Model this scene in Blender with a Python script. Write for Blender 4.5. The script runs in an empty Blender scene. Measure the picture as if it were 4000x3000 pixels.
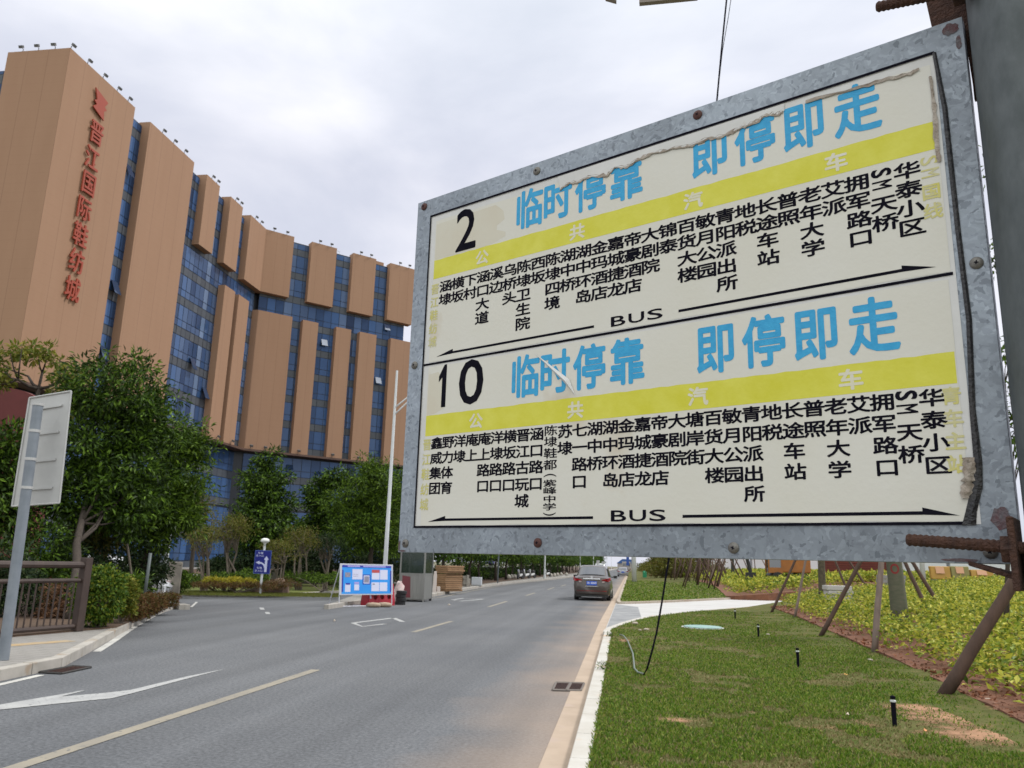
import bpy, math, random
import numpy as np
from mathutils import Vector, Matrix

sc = bpy.context.scene
col = sc.collection
R = math.radians

# ---------------------------------------------------------------- camera
EYE = np.array([0.0, 0.0, 1.65])
FPX = 3100.0                       # focal length in pixels of the 4000 px wide photograph
PITCH, YAW, ROLL = .22224996, .15085409, .02835758
_cp, _sp, _cy, _sy = math.cos(PITCH), math.sin(PITCH), math.cos(YAW), math.sin(YAW)
_f = np.array([-_sy*_cp, _cy*_cp, _sp]); _r = np.array([_cy, _sy, 0.0]); _u = np.cross(_r, _f)
_c, _s = math.cos(ROLL), math.sin(ROLL)
CR = _r*_c + _u*_s; CU = -_r*_s + _u*_c; CF = _f
cam_d = bpy.data.cameras.new('camera'); cam = bpy.data.objects.new('camera', cam_d); col.objects.link(cam)
cam_d.sensor_width = 36; cam_d.lens = FPX/4000*36; cam_d.clip_start = .05; cam_d.clip_end = 6000
cam.matrix_world = Matrix(((CR[0], CU[0], -CF[0], EYE[0]), (CR[1], CU[1], -CF[1], EYE[1]), (CR[2], CU[2], -CF[2], EYE[2]), (0, 0, 0, 1)))
cam_d.dof.use_dof = True; cam_d.dof.focus_distance = 1.1; cam_d.dof.aperture_fstop = 24
sc.camera = cam

# ---------------------------------------------------------------- world and sun (bright overcast)
SUN_EL, SUN_AZ = 52, 62            # azimuth clockwise from +Y
w = bpy.data.worlds.new('World'); sc.world = w; w.use_nodes = True
nt = w.node_tree; N = nt.nodes; L = nt.links; N.clear()
out = N.new('ShaderNodeOutputWorld'); bg = N.new('ShaderNodeBackground'); bg.inputs[1].default_value = .1
sky = N.new('ShaderNodeTexSky'); sky.sky_type = 'NISHITA'; sky.sun_disc = False
sky.sun_elevation = R(SUN_EL); sky.sun_rotation = R(SUN_AZ)
tc = N.new('ShaderNodeTexCoord')
mp = N.new('ShaderNodeMapping'); mp.inputs['Scale'].default_value = (1.0, 1.0, 2.2); L.new(tc.outputs['Generated'], mp.inputs[0])
n1 = N.new('ShaderNodeTexNoise'); n1.inputs['Scale'].default_value = 1.7; n1.inputs['Detail'].default_value = 7; n1.inputs['Roughness'].default_value = .52
n1.inputs['Distortion'].default_value = .35
L.new(mp.outputs[0], n1.inputs['Vector'])
cr = N.new('ShaderNodeValToRGB'); L.new(n1.outputs[0], cr.inputs[0])
cr.color_ramp.elements[0].position = .36; cr.color_ramp.elements[0].color = (6.1, 6.6, 7.75, 1)
cr.color_ramp.elements[1].position = .66; cr.color_ramp.elements[1].color = (9.9, 10.1, 10.7, 1)
e = cr.color_ramp.elements.new(.5); e.color = (7.6, 8.0, 9.0, 1)
# an overcast sky is brighter overhead than near the horizon
sx = N.new('ShaderNodeSeparateXYZ'); L.new(tc.outputs['Generated'], sx.inputs[0])
mr = N.new('ShaderNodeMapRange'); mr.inputs[1].default_value = .45; mr.inputs[2].default_value = 1.0; mr.inputs[3].default_value = 1.0; mr.inputs[4].default_value = 2.05
L.new(sx.outputs[2], mr.inputs[0])
my = N.new('ShaderNodeMapRange'); my.inputs[1].default_value = .2; my.inputs[2].default_value = -.9; my.inputs[3].default_value = 1.0; my.inputs[4].default_value = 1.7
L.new(sx.outputs[1], my.inputs[0])
mm = N.new('ShaderNodeMath'); mm.operation = 'MULTIPLY'; L.new(mr.outputs[0], mm.inputs[0]); L.new(my.outputs[0], mm.inputs[1])
vs0 = N.new('ShaderNodeVectorMath'); vs0.operation = 'SCALE'; L.new(cr.outputs[0], vs0.inputs[0]); L.new(mm.outputs[0], vs0.inputs['Scale'])
wk = N.new('ShaderNodeMapRange'); wk.inputs[1].default_value = 1.0; wk.inputs[2].default_value = 1.6; wk.inputs[3].default_value = 1.0; wk.inputs[4].default_value = .88; L.new(mm.outputs[0], wk.inputs[0])
wc_ = N.new('ShaderNodeCombineXYZ'); wc_.inputs[0].default_value = 1; wc_.inputs[1].default_value = .98; L.new(wk.outputs[0], wc_.inputs[2])
vs = N.new('ShaderNodeVectorMath'); vs.operation = 'MULTIPLY'; L.new(vs0.outputs[0], vs.inputs[0]); L.new(wc_.outputs[0], vs.inputs[1])
mx = N.new('ShaderNodeMix'); mx.data_type = 'RGBA'; mx.inputs[0].default_value = .9
L.new(sky.outputs[0], mx.inputs[6]); L.new(vs.outputs[0], mx.inputs[7]); L.new(mx.outputs[2], bg.inputs[0]); L.new(bg.outputs[0], out.inputs[0])
sd = bpy.data.lights.new('sun', 'SUN'); sd.energy = 2.3; sd.angle = R(8); sd.color = (1, .97, .93)
sun = bpy.data.objects.new('sun', sd); col.objects.link(sun); sun.location = (0, 0, 60)
_sdir = Vector((math.sin(R(SUN_AZ))*math.cos(R(SUN_EL)), math.cos(R(SUN_AZ))*math.cos(R(SUN_EL)), math.sin(R(SUN_EL))))
sun.rotation_euler = _sdir.to_track_quat('Z', 'Y').to_euler()
sc.view_settings.view_transform = 'Standard'; sc.view_settings.look = 'None'; sc.view_settings.gamma = 1; sc.view_settings.exposure = 0
sc.cycles.max_bounces = 6; sc.cycles.diffuse_bounces = 3; sc.cycles.glossy_bounces = 3; sc.cycles.transmission_bounces = 4; sc.cycles.transparent_max_bounces = 6
sc.cycles.use_denoising = True

# ---------------------------------------------------------------- measuring helpers: where a ray of the photograph meets the ground, a plane, a distance
def ray(px, py): return CR*((px-2000)/FPX) + CU*((1500-py)/FPX) + CF
def G(px, py, z=0.0):
    d = ray(px, py); return EYE + d*((z-EYE[2])/d[2])
def AT(px, py, rng):
    d = ray(px, py); return EYE + d*(rng/math.hypot(d[0], d[1]))
def rise(x, y):                    # planted bank on the right
    return .12 + min(.95, max(0.0, (x-4.6)*.085))
def GT(px, py):
    z = .12
    for _ in range(12):
        p = G(px, py, z); z = .5*z + .5*rise(p[0], p[1])
    return np.array([p[0], p[1], rise(p[0], p[1])])

# ---------------------------------------------------------------- mesh builder
class MB:
    def __init__(s): s.v = []; s.f = []; s.m = []; s.cur = 0
    def add(s, vs, fs):
        o = len(s.v); s.v += [tuple(map(float, p)) for p in vs]
        for f in fs: s.f.append(tuple(i+o for i in f)); s.m.append(s.cur)
        return s
    def poly(s, pts): return s.add(pts, [tuple(range(len(pts)))])
    def obox(s, o, a, b, c):       # corner and three edge vectors
        o, a, b, c = [np.array(q, float) for q in (o, a, b, c)]
        if np.dot(np.cross(a, b), c) < 0: a, b = b, a
        return s.add([o, o+a, o+a+b, o+b, o+c, o+a+c, o+a+b+c, o+b+c], [(0, 3, 2, 1), (4, 5, 6, 7), (0, 1, 5, 4), (1, 2, 6, 5), (2, 3, 7, 6), (3, 0, 4, 7)])
    def box(s, x, y, z, sx, sy, sz, rz=0.0):   # centre in x, y; base at z
        c, q = math.cos(rz), math.sin(rz); a = np.array([c*sx, q*sx, 0]); b = np.array([-q*sy, c*sy, 0])
        return s.obox(np.array([x, y, z])-a/2-b/2, a, b, (0, 0, sz))
    def tube(s, pts, rad, n=8, cap=True):
        pts = [np.array(p, float) for p in pts]; m = len(pts)
        if not hasattr(rad, '__len__'): rad = [rad]*m
        V = []
        for i, p in enumerate(pts):
            t = pts[min(i+1, m-1)]-pts[max(i-1, 0)]; t = t/(np.linalg.norm(t)+1e-9)
            h = np.array([0, 0, 1.0]) if abs(t[2]) < .9 else np.array([1.0, 0, 0])
            a = np.cross(h, t); a /= np.linalg.norm(a); b = np.cross(t, a)
            for k in range(n):
                q = 2*math.pi*k/n; V.append(p+(a*math.cos(q)+b*math.sin(q))*rad[i])
        F = [(i*n+k, i*n+(k+1) % n, (i+1)*n+(k+1) % n, (i+1)*n+k) for i in range(m-1) for k in range(n)]
        if cap: F += [tuple(range(n-1, -1, -1)), tuple((m-1)*n+k for k in range(n))]
        return s.add(V, F)
    def lathe(s, x, y, prof, n=12):            # profile of (radius, z) about a vertical axis
        return s.tube([(x, y, z) for _, z in prof], [max(r_, .0005) for r_, _ in prof], n)
    def prism(s, pts2, z0, z1):                # plan polygon, any order
        a = sum(pts2[i][0]*pts2[(i+1) % len(pts2)][1]-pts2[(i+1) % len(pts2)][0]*pts2[i][1] for i in range(len(pts2)))
        if a < 0: pts2 = pts2[::-1]
        n = len(pts2)
        return s.add([(p[0], p[1], z0) for p in pts2]+[(p[0], p[1], z1) for p in pts2], [tuple(range(n-1, -1, -1)), tuple(range(n, 2*n))]+[(i, (i+1) % n, n+(i+1) % n, n+i) for i in range(n)])
    def extr(s, pts3, d):                      # planar outline in space, extruded by a vector
        pts3 = [np.array(p, float) for p in pts3]; d = np.array(d, float); n = len(pts3)
        nv = sum((np.cross(pts3[i], pts3[(i+1) % n]) for i in range(n)), np.zeros(3))
        if np.dot(nv, d) < 0: pts3 = pts3[::-1]
        return s.add(pts3+[p+d for p in pts3], [tuple(range(n-1, -1, -1)), tuple(range(n, 2*n))]+[(i, (i+1) % n, n+(i+1) % n, n+i) for i in range(n)])
    def ring(s, x, y, z, r0, r1, h, n=20):     # flat ring with thickness
        V = []
        for k in range(n):
            q = 2*math.pi*k/n; c, t = math.cos(q), math.sin(q)
            V += [(x+r0*c, y+r0*t, z), (x+r1*c, y+r1*t, z), (x+r1*c, y+r1*t, z+h), (x+r0*c, y+r0*t, z+h)]
        F = []
        for k in range(n):
            a, b = 4*k, 4*((k+1) % n)
            F += [(a, b, b+1, a+1), (a+1, b+1, b+2, a+2), (a+2, b+2, b+3, a+3), (a+3, b+3, b, a)]
        return s.add(V, F)
    def xf(s, M, o=None):                      # transform everything so far by a 3x3 and an offset
        M = np.array(M, float); o = np.zeros(3) if o is None else np.array(o, float)
        s.v = [tuple(M @ np.array(p)+o) for p in s.v]; return s

ORIG = {}
def link(o, parent):
    col.objects.link(o)
    if parent is not None: o.parent = parent; ORIG[o.name] = ORIG.get(parent.name, np.zeros(3))
    return o
def obj(name, mb, mats, parent=None, smooth=False, label=None, world=True, bevel=0, kind=None, autosm=None):
    me = bpy.data.meshes.new(name)
    off = ORIG.get(parent.name, np.zeros(3)) if (parent is not None and world) else np.zeros(3)
    me.from_pydata([tuple(np.array(p)-off) for p in mb.v], [], mb.f)
    if not isinstance(mats, (list, tuple)): mats = [mats]
    for m in mats: me.materials.append(m)
    if len(mats) > 1: me.polygons.foreach_set('material_index', mb.m)
    if smooth: me.polygons.foreach_set('use_smooth', [True]*len(me.polygons))
    me.update()
    if autosm: me.set_sharp_from_angle(angle=R(autosm))
    o = bpy.data.objects.new(name, me); link(o, parent)
    if bevel:
        b = o.modifiers.new('bevel', 'BEVEL'); b.width = bevel; b.segments = 2; b.limit_method = 'ANGLE'; b.angle_limit = R(40)
    if label: o['label'] = label
    if kind: o['kind'] = kind
    return o
def thing(name, label, cat, loc=(0, 0, 0), rz=0.0, group=None):
    o = bpy.data.objects.new(name, None); o.empty_display_size = .2; col.objects.link(o)
    o.location = tuple(map(float, loc)); o.rotation_euler = (0, 0, rz); o['label'] = label; o['category'] = cat
    if group: o['group'] = group
    ORIG[o.name] = np.array(loc, float) if rz == 0 else np.zeros(3)
    return o
def solo(name, mb, mats, label, cat, loc=(0, 0, 0), group=None, **k):   # a thing that is one mesh, its origin at loc
    mb.v = [tuple(np.array(p)-np.array(loc, float)) for p in mb.v]
    o = obj(name, mb, mats, None, **k); o.location = tuple(map(float, loc)); o['label'] = label; o['category'] = cat
    if group: o['group'] = group
    return o
def dup(root, loc, rz=0.0, label=None, group=None, scale=1.0):
    c = root.copy(); col.objects.link(c); c.location = tuple(map(float, loc)); c.rotation_euler = (0, 0, rz); c.scale = (scale,)*3
    if label: c['label'] = label
    if group: c['group'] = group
    def rec(a, b):
        for ch in list(a.children):
            d = ch.copy(); col.objects.link(d); d.parent = b; rec(ch, d)
    rec(root, c); return c
def struct(name, mb, mats, **k): return obj(name, mb, mats, None, kind='structure', **k)

# ---------------------------------------------------------------- materials
def mat(name, color, rough=.6, metal=0.0, var=None, scale=5.0, bump=0.0, bscale=None, island=None, spec=.5, trans=0.0, coat=0.0, detail=5, stretch=None, spots=None):
    """color, or mixed by noise between color and var; island = ramp colours picked per loose piece"""
    m = bpy.data.materials.new(name); m.use_nodes = True; t = m.node_tree; n = t.nodes; l = t.links
    b = n['Principled BSDF']; b.inputs['Roughness'].default_value = rough; b.inputs['Metallic'].default_value = metal
    b.inputs['Specular IOR Level'].default_value = spec; b.inputs['Coat Weight'].default_value = coat
    b.inputs['Base Color'].default_value = (*color, 1); src = None
    co = n.new('ShaderNodeTexCoord').outputs['Object']
    if stretch:
        q = n.new('ShaderNodeMapping'); q.inputs['Scale'].default_value = stretch; l.new(co, q.inputs[0]); co = q.outputs[0]
    if island:
        g = n.new('ShaderNodeNewGeometry'); r = n.new('ShaderNodeValToRGB'); l.new(g.outputs['Random Per Island'], r.inputs[0])
        r.color_ramp.elements[0].color = (*island[0], 1); r.color_ramp.elements[1].color = (*island[-1], 1)
        for i, c in enumerate(island[1:-1]): e = r.color_ramp.elements.new((i+1)/(len(island)-1)); e.color = (*c, 1)
        src = r.outputs[0]
    if var:
        x = n.new('ShaderNodeTexNoise'); x.inputs['Scale'].default_value = scale; x.inputs['Detail'].default_value = detail; x.inputs['Roughness'].default_value = .6; l.new(co, x.inputs[0])
        mr_ = n.new('ShaderNodeMapRange'); mr_.inputs[1].default_value = .32; mr_.inputs[2].default_value = .68; l.new(x.outputs[0], mr_.inputs[0])
        k = n.new('ShaderNodeMix'); k.data_type = 'RGBA'; l.new(mr_.outputs[0], k.inputs[0]); k.inputs[6].default_value = (*color, 1); k.inputs[7].default_value = (*var, 1)
        if src is not None:
            k.blend_type = 'MULTIPLY'; l.new(src, k.inputs[6])
        src = k.outputs[2]
    if spots:                                   # (colour, scale, threshold): blotches with an edge of their own
        x = n.new('ShaderNodeTexNoise'); x.inputs['Scale'].default_value = spots[1]; x.inputs['Detail'].default_value = 6; l.new(co, x.inputs[0])
        mr_ = n.new('ShaderNodeMapRange'); mr_.inputs[1].default_value = spots[2]; mr_.inputs[2].default_value = spots[2]+.08; l.new(x.outputs[0], mr_.inputs[0])
        k = n.new('ShaderNodeMix'); k.data_type = 'RGBA'; l.new(mr_.outputs[0], k.inputs[0]); k.inputs[7].default_value = (*spots[0], 1)
        if src is not None: l.new(src, k.inputs[6])
        else: k.inputs[6].default_value = (*color, 1)
        src = k.outputs[2]
    if src is not None: l.new(src, b.inputs['Base Color'])
    if bump:
        x = n.new('ShaderNodeTexNoise'); x.inputs['Scale'].default_value = bscale or scale*3; x.inputs['Detail'].default_value = 4; l.new(co, x.inputs[0])
        q = n.new('ShaderNodeBump'); q.inputs['Strength'].default_value = bump; q.inputs['Distance'].default_value = .01; l.new(x.outputs[0], q.inputs['Height']); l.new(q.outputs[0], b.inputs['Normal'])
    if trans:
        tr = n.new('ShaderNodeBsdfTranslucent'); mxs = n.new('ShaderNodeMixShader'); mxs.inputs[0].default_value = trans
        if src is not None: l.new(src, tr.inputs[0])
        else: tr.inputs[0].default_value = (*color, 1)
        l.new(b.outputs[0], mxs.inputs[1]); l.new(tr.outputs[0], mxs.inputs[2]); l.new(mxs.outputs[0], n['Material Output'].inputs[0])
    return m
def nodes(m): return m.node_tree.nodes, m.node_tree.links, m.node_tree.nodes['Principled BSDF']

# ---------------------------------------------------------------- writing: the outline of each character from Blender's own font
_tc = bpy.data.curves.new('glyph', 'FONT'); _to = bpy.data.objects.new('glyph', _tc); col.objects.link(_to)
_glyphs = {}
def glyph(ch, bold=.012):
    k = (ch, bold)
    if k not in _glyphs:
        _tc.body = ch; _tc.offset = bold; _tc.resolution_u = 3
        dg = bpy.context.evaluated_depsgraph_get(); dg.update(); me = _to.evaluated_get(dg).to_mesh()
        _glyphs[k] = (np.array([v.co[:] for v in me.vertices]), [tuple(p.vertices) for p in me.polygons]); _to.evaluated_get(dg).to_mesh_clear()
    return _glyphs[k]
def put(mb, ch, cx, cy, w_, h_, P, bold=.012, fit=False, cw=0, d=0.0):
    """character ch centred at (cx, cy), cell w_ x h_, through P(u, v) -> point; bold = extra stroke in ems; cw = quarter turns clockwise; d = extrusion vector"""
    V, F = glyph(ch, 0.0)
    if len(V) == 0: return
    x, y = V[:, 0].copy(), V[:, 1].copy()
    if fit: x = (x-x.min())/(x.max()-x.min())-.5; y = (y-y.min())/(y.max()-y.min())-.5
    else: x = x-.5; y = y-.373
    for _ in range(cw): x, y = y, -x
    sh = [(0, 0)] if bold == 0 else [(bold*a, bold*b) for a, b in ((.7, .7), (-.7, .7), (.7, -.7), (-.7, -.7), (1, 0), (-1, 0), (0, 1), (0, -1))]
    up = np.array(P(1., 0.))-np.array(P(0., 0.)); nn = np.cross(up, np.array(P(0., 1.))-np.array(P(0., 0.))); nn = nn/np.linalg.norm(nn)
    cnt = {}
    for f in F:
        for i in range(len(f)):
            e_ = (f[i], f[(i+1) % len(f)]); cnt[e_] = cnt.get(e_, 0)+1
    rim = [e_ for e_ in cnt if (e_[1], e_[0]) not in cnt]
    for k, (sx_, sy_) in enumerate(sh):
        pts = [P(cx+(a+sx_)*w_, cy+(b+sy_)*h_)+nn*(.000012*k*max(1, w_*12)) for a, b in zip(x, y)]
        mb.add(pts, F)
        if hasattr(d, '__len__'):
            n = len(pts); mb.add([p+d for p in pts], [f[::-1] for f in F]); mb.add(pts+[p+d for p in pts], [(b_, a_, a_+n, b_+n) for (a_, b_) in rim])
# ================================================================ BUS STOP SIGN
m_galv = mat('galvanised_sheet', (.3, .33, .37), .48, .55)
n, l, b = nodes(m_galv)
co = n.new('ShaderNodeTexCoord').outputs['Object']
nz = n.new('ShaderNodeTexNoise'); nz.inputs['Scale'].default_value = 45; nz.inputs['Detail'].default_value = 4; l.new(co, nz.inputs[0])
vm = n.new('ShaderNodeVectorMath'); vm.operation = 'MULTIPLY_ADD'; vm.inputs[1].default_value = (.035, .035, .035); l.new(nz.outputs['Color'], vm.inputs[0]); l.new(co, vm.inputs[2])
vo = n.new('ShaderNodeTexVoronoi'); vo.inputs['Scale'].default_value = 215; l.new(vm.outputs[0], vo.inputs['Vector'])
sp_ = n.new('ShaderNodeSeparateColor'); l.new(vo.outputs['Color'], sp_.inputs[0])
rp = n.new('ShaderNodeValToRGB'); l.new(sp_.outputs[0], rp.inputs[0])
rp.color_ramp.elements[0].color = (.18, .205, .235, 1); rp.color_ramp.elements[1].color = (.345, .385, .43, 1)
for p_, c_ in ((.08, (.215, .24, .275)), (.17, (.265, .295, .335)), (.8, (.295, .33, .37))):
    e = rp.color_ramp.elements.new(p_); e.color = (*c_, 1)
g1 = n.new('ShaderNodeTexNoise'); g1.inputs['Scale'].default_value = 6; g1.inputs['Detail'].default_value = 6; l.new(co, g1.inputs[0])
g2 = n.new('ShaderNodeMapRange'); g2.inputs[1].default_value = .3; g2.inputs[2].default_value = .7; g2.inputs[3].default_value = .68; g2.inputs[4].default_value = 1.12; l.new(g1.outputs[0], g2.inputs[0])
g3 = n.new('ShaderNodeVectorMath'); g3.operation = 'SCALE'; l.new(rp.outputs[0], g3.inputs[0]); l.new(g2.outputs[0], g3.inputs['Scale']); l.new(g3.outputs[0], b.inputs['Base Color'])
rr = n.new('ShaderNodeMapRange'); rr.inputs[3].default_value = .38; rr.inputs[4].default_value = .62; l.new(sp_.outputs[1], rr.inputs[0]); l.new(rr.outputs[0], b.inputs['Roughness'])
m_galvpole = mat('galvanised_pole', (.075, .088, .09), .6, .3, var=(.125, .14, .145), scale=40, stretch=(1, 1, .5), bump=.08, bscale=90, spots=((.055, .065, .058), 14, .6))
m_rust = mat('rusty_iron', (.035, .016, .012), .85, .1, var=(.09, .04, .025), scale=70, bump=.6, bscale=300)
m_rustpaint = mat('flaking_red_primer', (.11, .04, .045), .7, 0, var=(.13, .12, .13), scale=120, bump=.3)
m_black = mat('black_vinyl', (.005, .005, .010), .8, var=(.012, .011, .018), scale=60, spec=.03)
m_blacktape = mat('black_tape', (.010, .010, .012), .3, var=(.03, .028, .028), scale=90, bump=.3)
m_white = mat('aged_white_film', (.58, .575, .555), .45, var=(.65, .645, .63), scale=16, bump=.05, bscale=60, spots=((.47, .42, .36), 45, .70))
m_cream = mat('yellowed_film', (.64, .62, .54), .45, var=(.665, .65, .59), scale=7, bump=.04, bscale=160, spots=((.57, .50, .39), 5.0, .6), spec=.3)
m_yellow = mat('faded_yellow_band', (.60, .57, .022), .45, var=(.66, .635, .07), scale=30, bump=.04, bscale=220)
m_yellow2 = mat('worn_yellow_print', (.58, .53, .12), .5, var=(.56, .53, .32), scale=70)
m_blue = mat('sprayed_cyan_paint', (.02, .30, .58), .6, var=(.035, .37, .66), scale=90, bump=.1, bscale=400)
m_bandtext = mat('worn_white_print', (.66, .62, .42), .5, var=(.68, .66, .58), scale=60)
m_stain = mat('stained_film', (.63, .605, .51), .45, var=(.585, .53, .42), scale=9, detail=8, spec=.3)
m_torn = mat('torn_brown_film', (.24, .185, .14), .6, var=(.46, .41, .35), scale=60, bump=.5, bscale=150)
m_screw = mat('zinc_screw', (.22, .21, .19), .5, .6, var=(.12, .11, .10), scale=300)
m_screwrust = mat('rusty_screw', (.06, .022, .02), .7, .2, var=(.11, .045, .035), scale=300)

SR = np.array([math.cos(R(-29.1277)), math.sin(R(-29.1277)), 0]); SN = np.array([SR[1], -SR[0], 0])   # along the sign; towards the viewer
if np.dot(SN, [0, 1, 0]) > 0: SN = -SN
d_ = ray(3996, 2203); _br = EYE + d_/math.hypot(d_[0], d_[1])*.9
S0 = np.array([_br[0], _br[1], 1.6622]) - SR*.8267
def SP(u, v, off=0.0): return S0 + SR*u + SN*off + np.array([0, 0, v])
def SPX(px, py, off=0.0):           # where a photographed point meets the plane off metres in front of the sign
    d = ray(px, py); t = np.dot(S0+SN*off-EYE, SN)/np.dot(d, SN); q = EYE+d*t-S0
    return np.dot(q, SR), q[2]
def UV(px, py, off=0.0):
    u, v = SPX(px, py, off); return SP(u, v, off)
# pole position: its left outline runs beside the sign's right edge
d_ = ray(3893, 1080); a_ = math.atan2(d_[1], d_[0]) - math.asin(.058/.9)
POLE = np.array([math.cos(a_)*.9, math.sin(a_)*.9, 0.12])
bus = thing('bus_stop_sign', 'large galvanised bus stop board in the foreground listing the stops of routes 2 and 10', 'bus stop sign', POLE)
mb = MB(); mb.tube([POLE, POLE+[0, 0, 3.35]], .058, 40); mb.add([], []); obj('pole', mb, m_galvpole, bus, smooth=True, autosm=40)
W_, H_ = .8267, .588
mb = MB(); mb.obox(SP(0, 0, 0), SR*W_, SN*-.0016, (0, 0, H_))
for a, b2 in (((0, 0), (W_, .0015)), ((0, H_-.0015), (W_, .0015))): mb.obox(SP(a[0], a[1], -.0016), SR*b2[0], SN*-.018, (0, 0, b2[1]))
for u in (0, W_-.0015): mb.obox(SP(u, .0016, -.0016), SR*.0015, SN*-.018, (0, 0, H_-.0032))
obj('backing_plate', mb, m_galv, bus, bevel=.0004)
def rect(mb, u0, v0, u1, v1, off): mb.poly([SP(u0, v0, off), SP(u1, v0, off), SP(u1, v1, off), SP(u0, v1, off)])
mb = MB(); rect(mb, .033, .0375, .796, .5555, .0006); obj('white_film', mb, m_white, bus)
# black outline, peeling and folded at the lower right corner
mb = MB()
rect(mb, .0322, .5528, .7966, .5562, .0018); rect(mb, .0322, .0370, .0352, .5528, .0018); rect(mb, .0352, .2938, .7935, .2972, .0013)
rect(mb, .0352, .0370, .785, .0400, .0018)
obj('outline', mb, m_black, bus)
mb = MB()
edge = [(3656, 206, .0045), (3700, 420, .006), (3752, 900, .006), (3796, 1250, .0062), (3810, 1600, .0065), (3836, 1800, .009), (3838, 1900, .012), (3815, 2000, .012), (3812, 2052, .015)]
V = []
for i, (px, py, w_) in enumerate(edge):
    w_ *= .78; u, v = SPX(px, py); V += [SP(u-w_, v, .0018), SP(u-w_*.35, v, .0028+.0006*(i % 2)), SP(u+.0004, v, .0012)]
F = [(3*i+k, 3*i+3+k, 3*i+4+k, 3*i+1+k) for i in range(len(edge)-1) for k in (0, 1)]
mb.add(V, F); obj('peeling_tape', mb, m_blacktape, bus)

C2 = ['涵埭', '横坂', '下村', '涵口大道', '溪边', '乌桥头', '陈埭卫生院', '西坂', '陈埭四境', '湖中桥', '湖中环岛', '金玛酒店', '嘉城捷龙', '帝豪酒店', '大剧院', '锦泰', '百货大楼', '敏月公园', '青阳派出所', '地税', '长途车站', '普照', '老年大学', '艾派', '拥军路口', 'SM天桥', '华泰小区']
C10 = ['鑫威集团', '野力体育', '洋埭', '庵上', '庵上路口', '洋埭路口', '横坂路口', '晋江古玩城', '涵口路口', '陈埭鞋都(紫峰中学)', '苏埭', '七一路口', '湖中桥', '湖中环岛', '金玛酒店', '嘉城捷龙', '帝豪酒店', '大剧院', '塘岸街', '百货大楼', '敏月公园', '青阳派出所', '地税', '长途车站', '普照', '老年大学', '艾派', '拥军路口', 'SM天桥', '华泰小区']
PT = lambda u, v: SP(u, v, .00115)
def arrow(mb, vt, left, tail, head, tip, o=.00115):
    s = -1 if left else 1
    mb.poly([SP(tail, vt, o), SP(tip if False else head, vt, o), SP(tip, vt-.0012, o), SP(head, vt+.0073, o), SP(head, vt+.0035, o), SP(tail, vt+.0035, o)])
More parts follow.
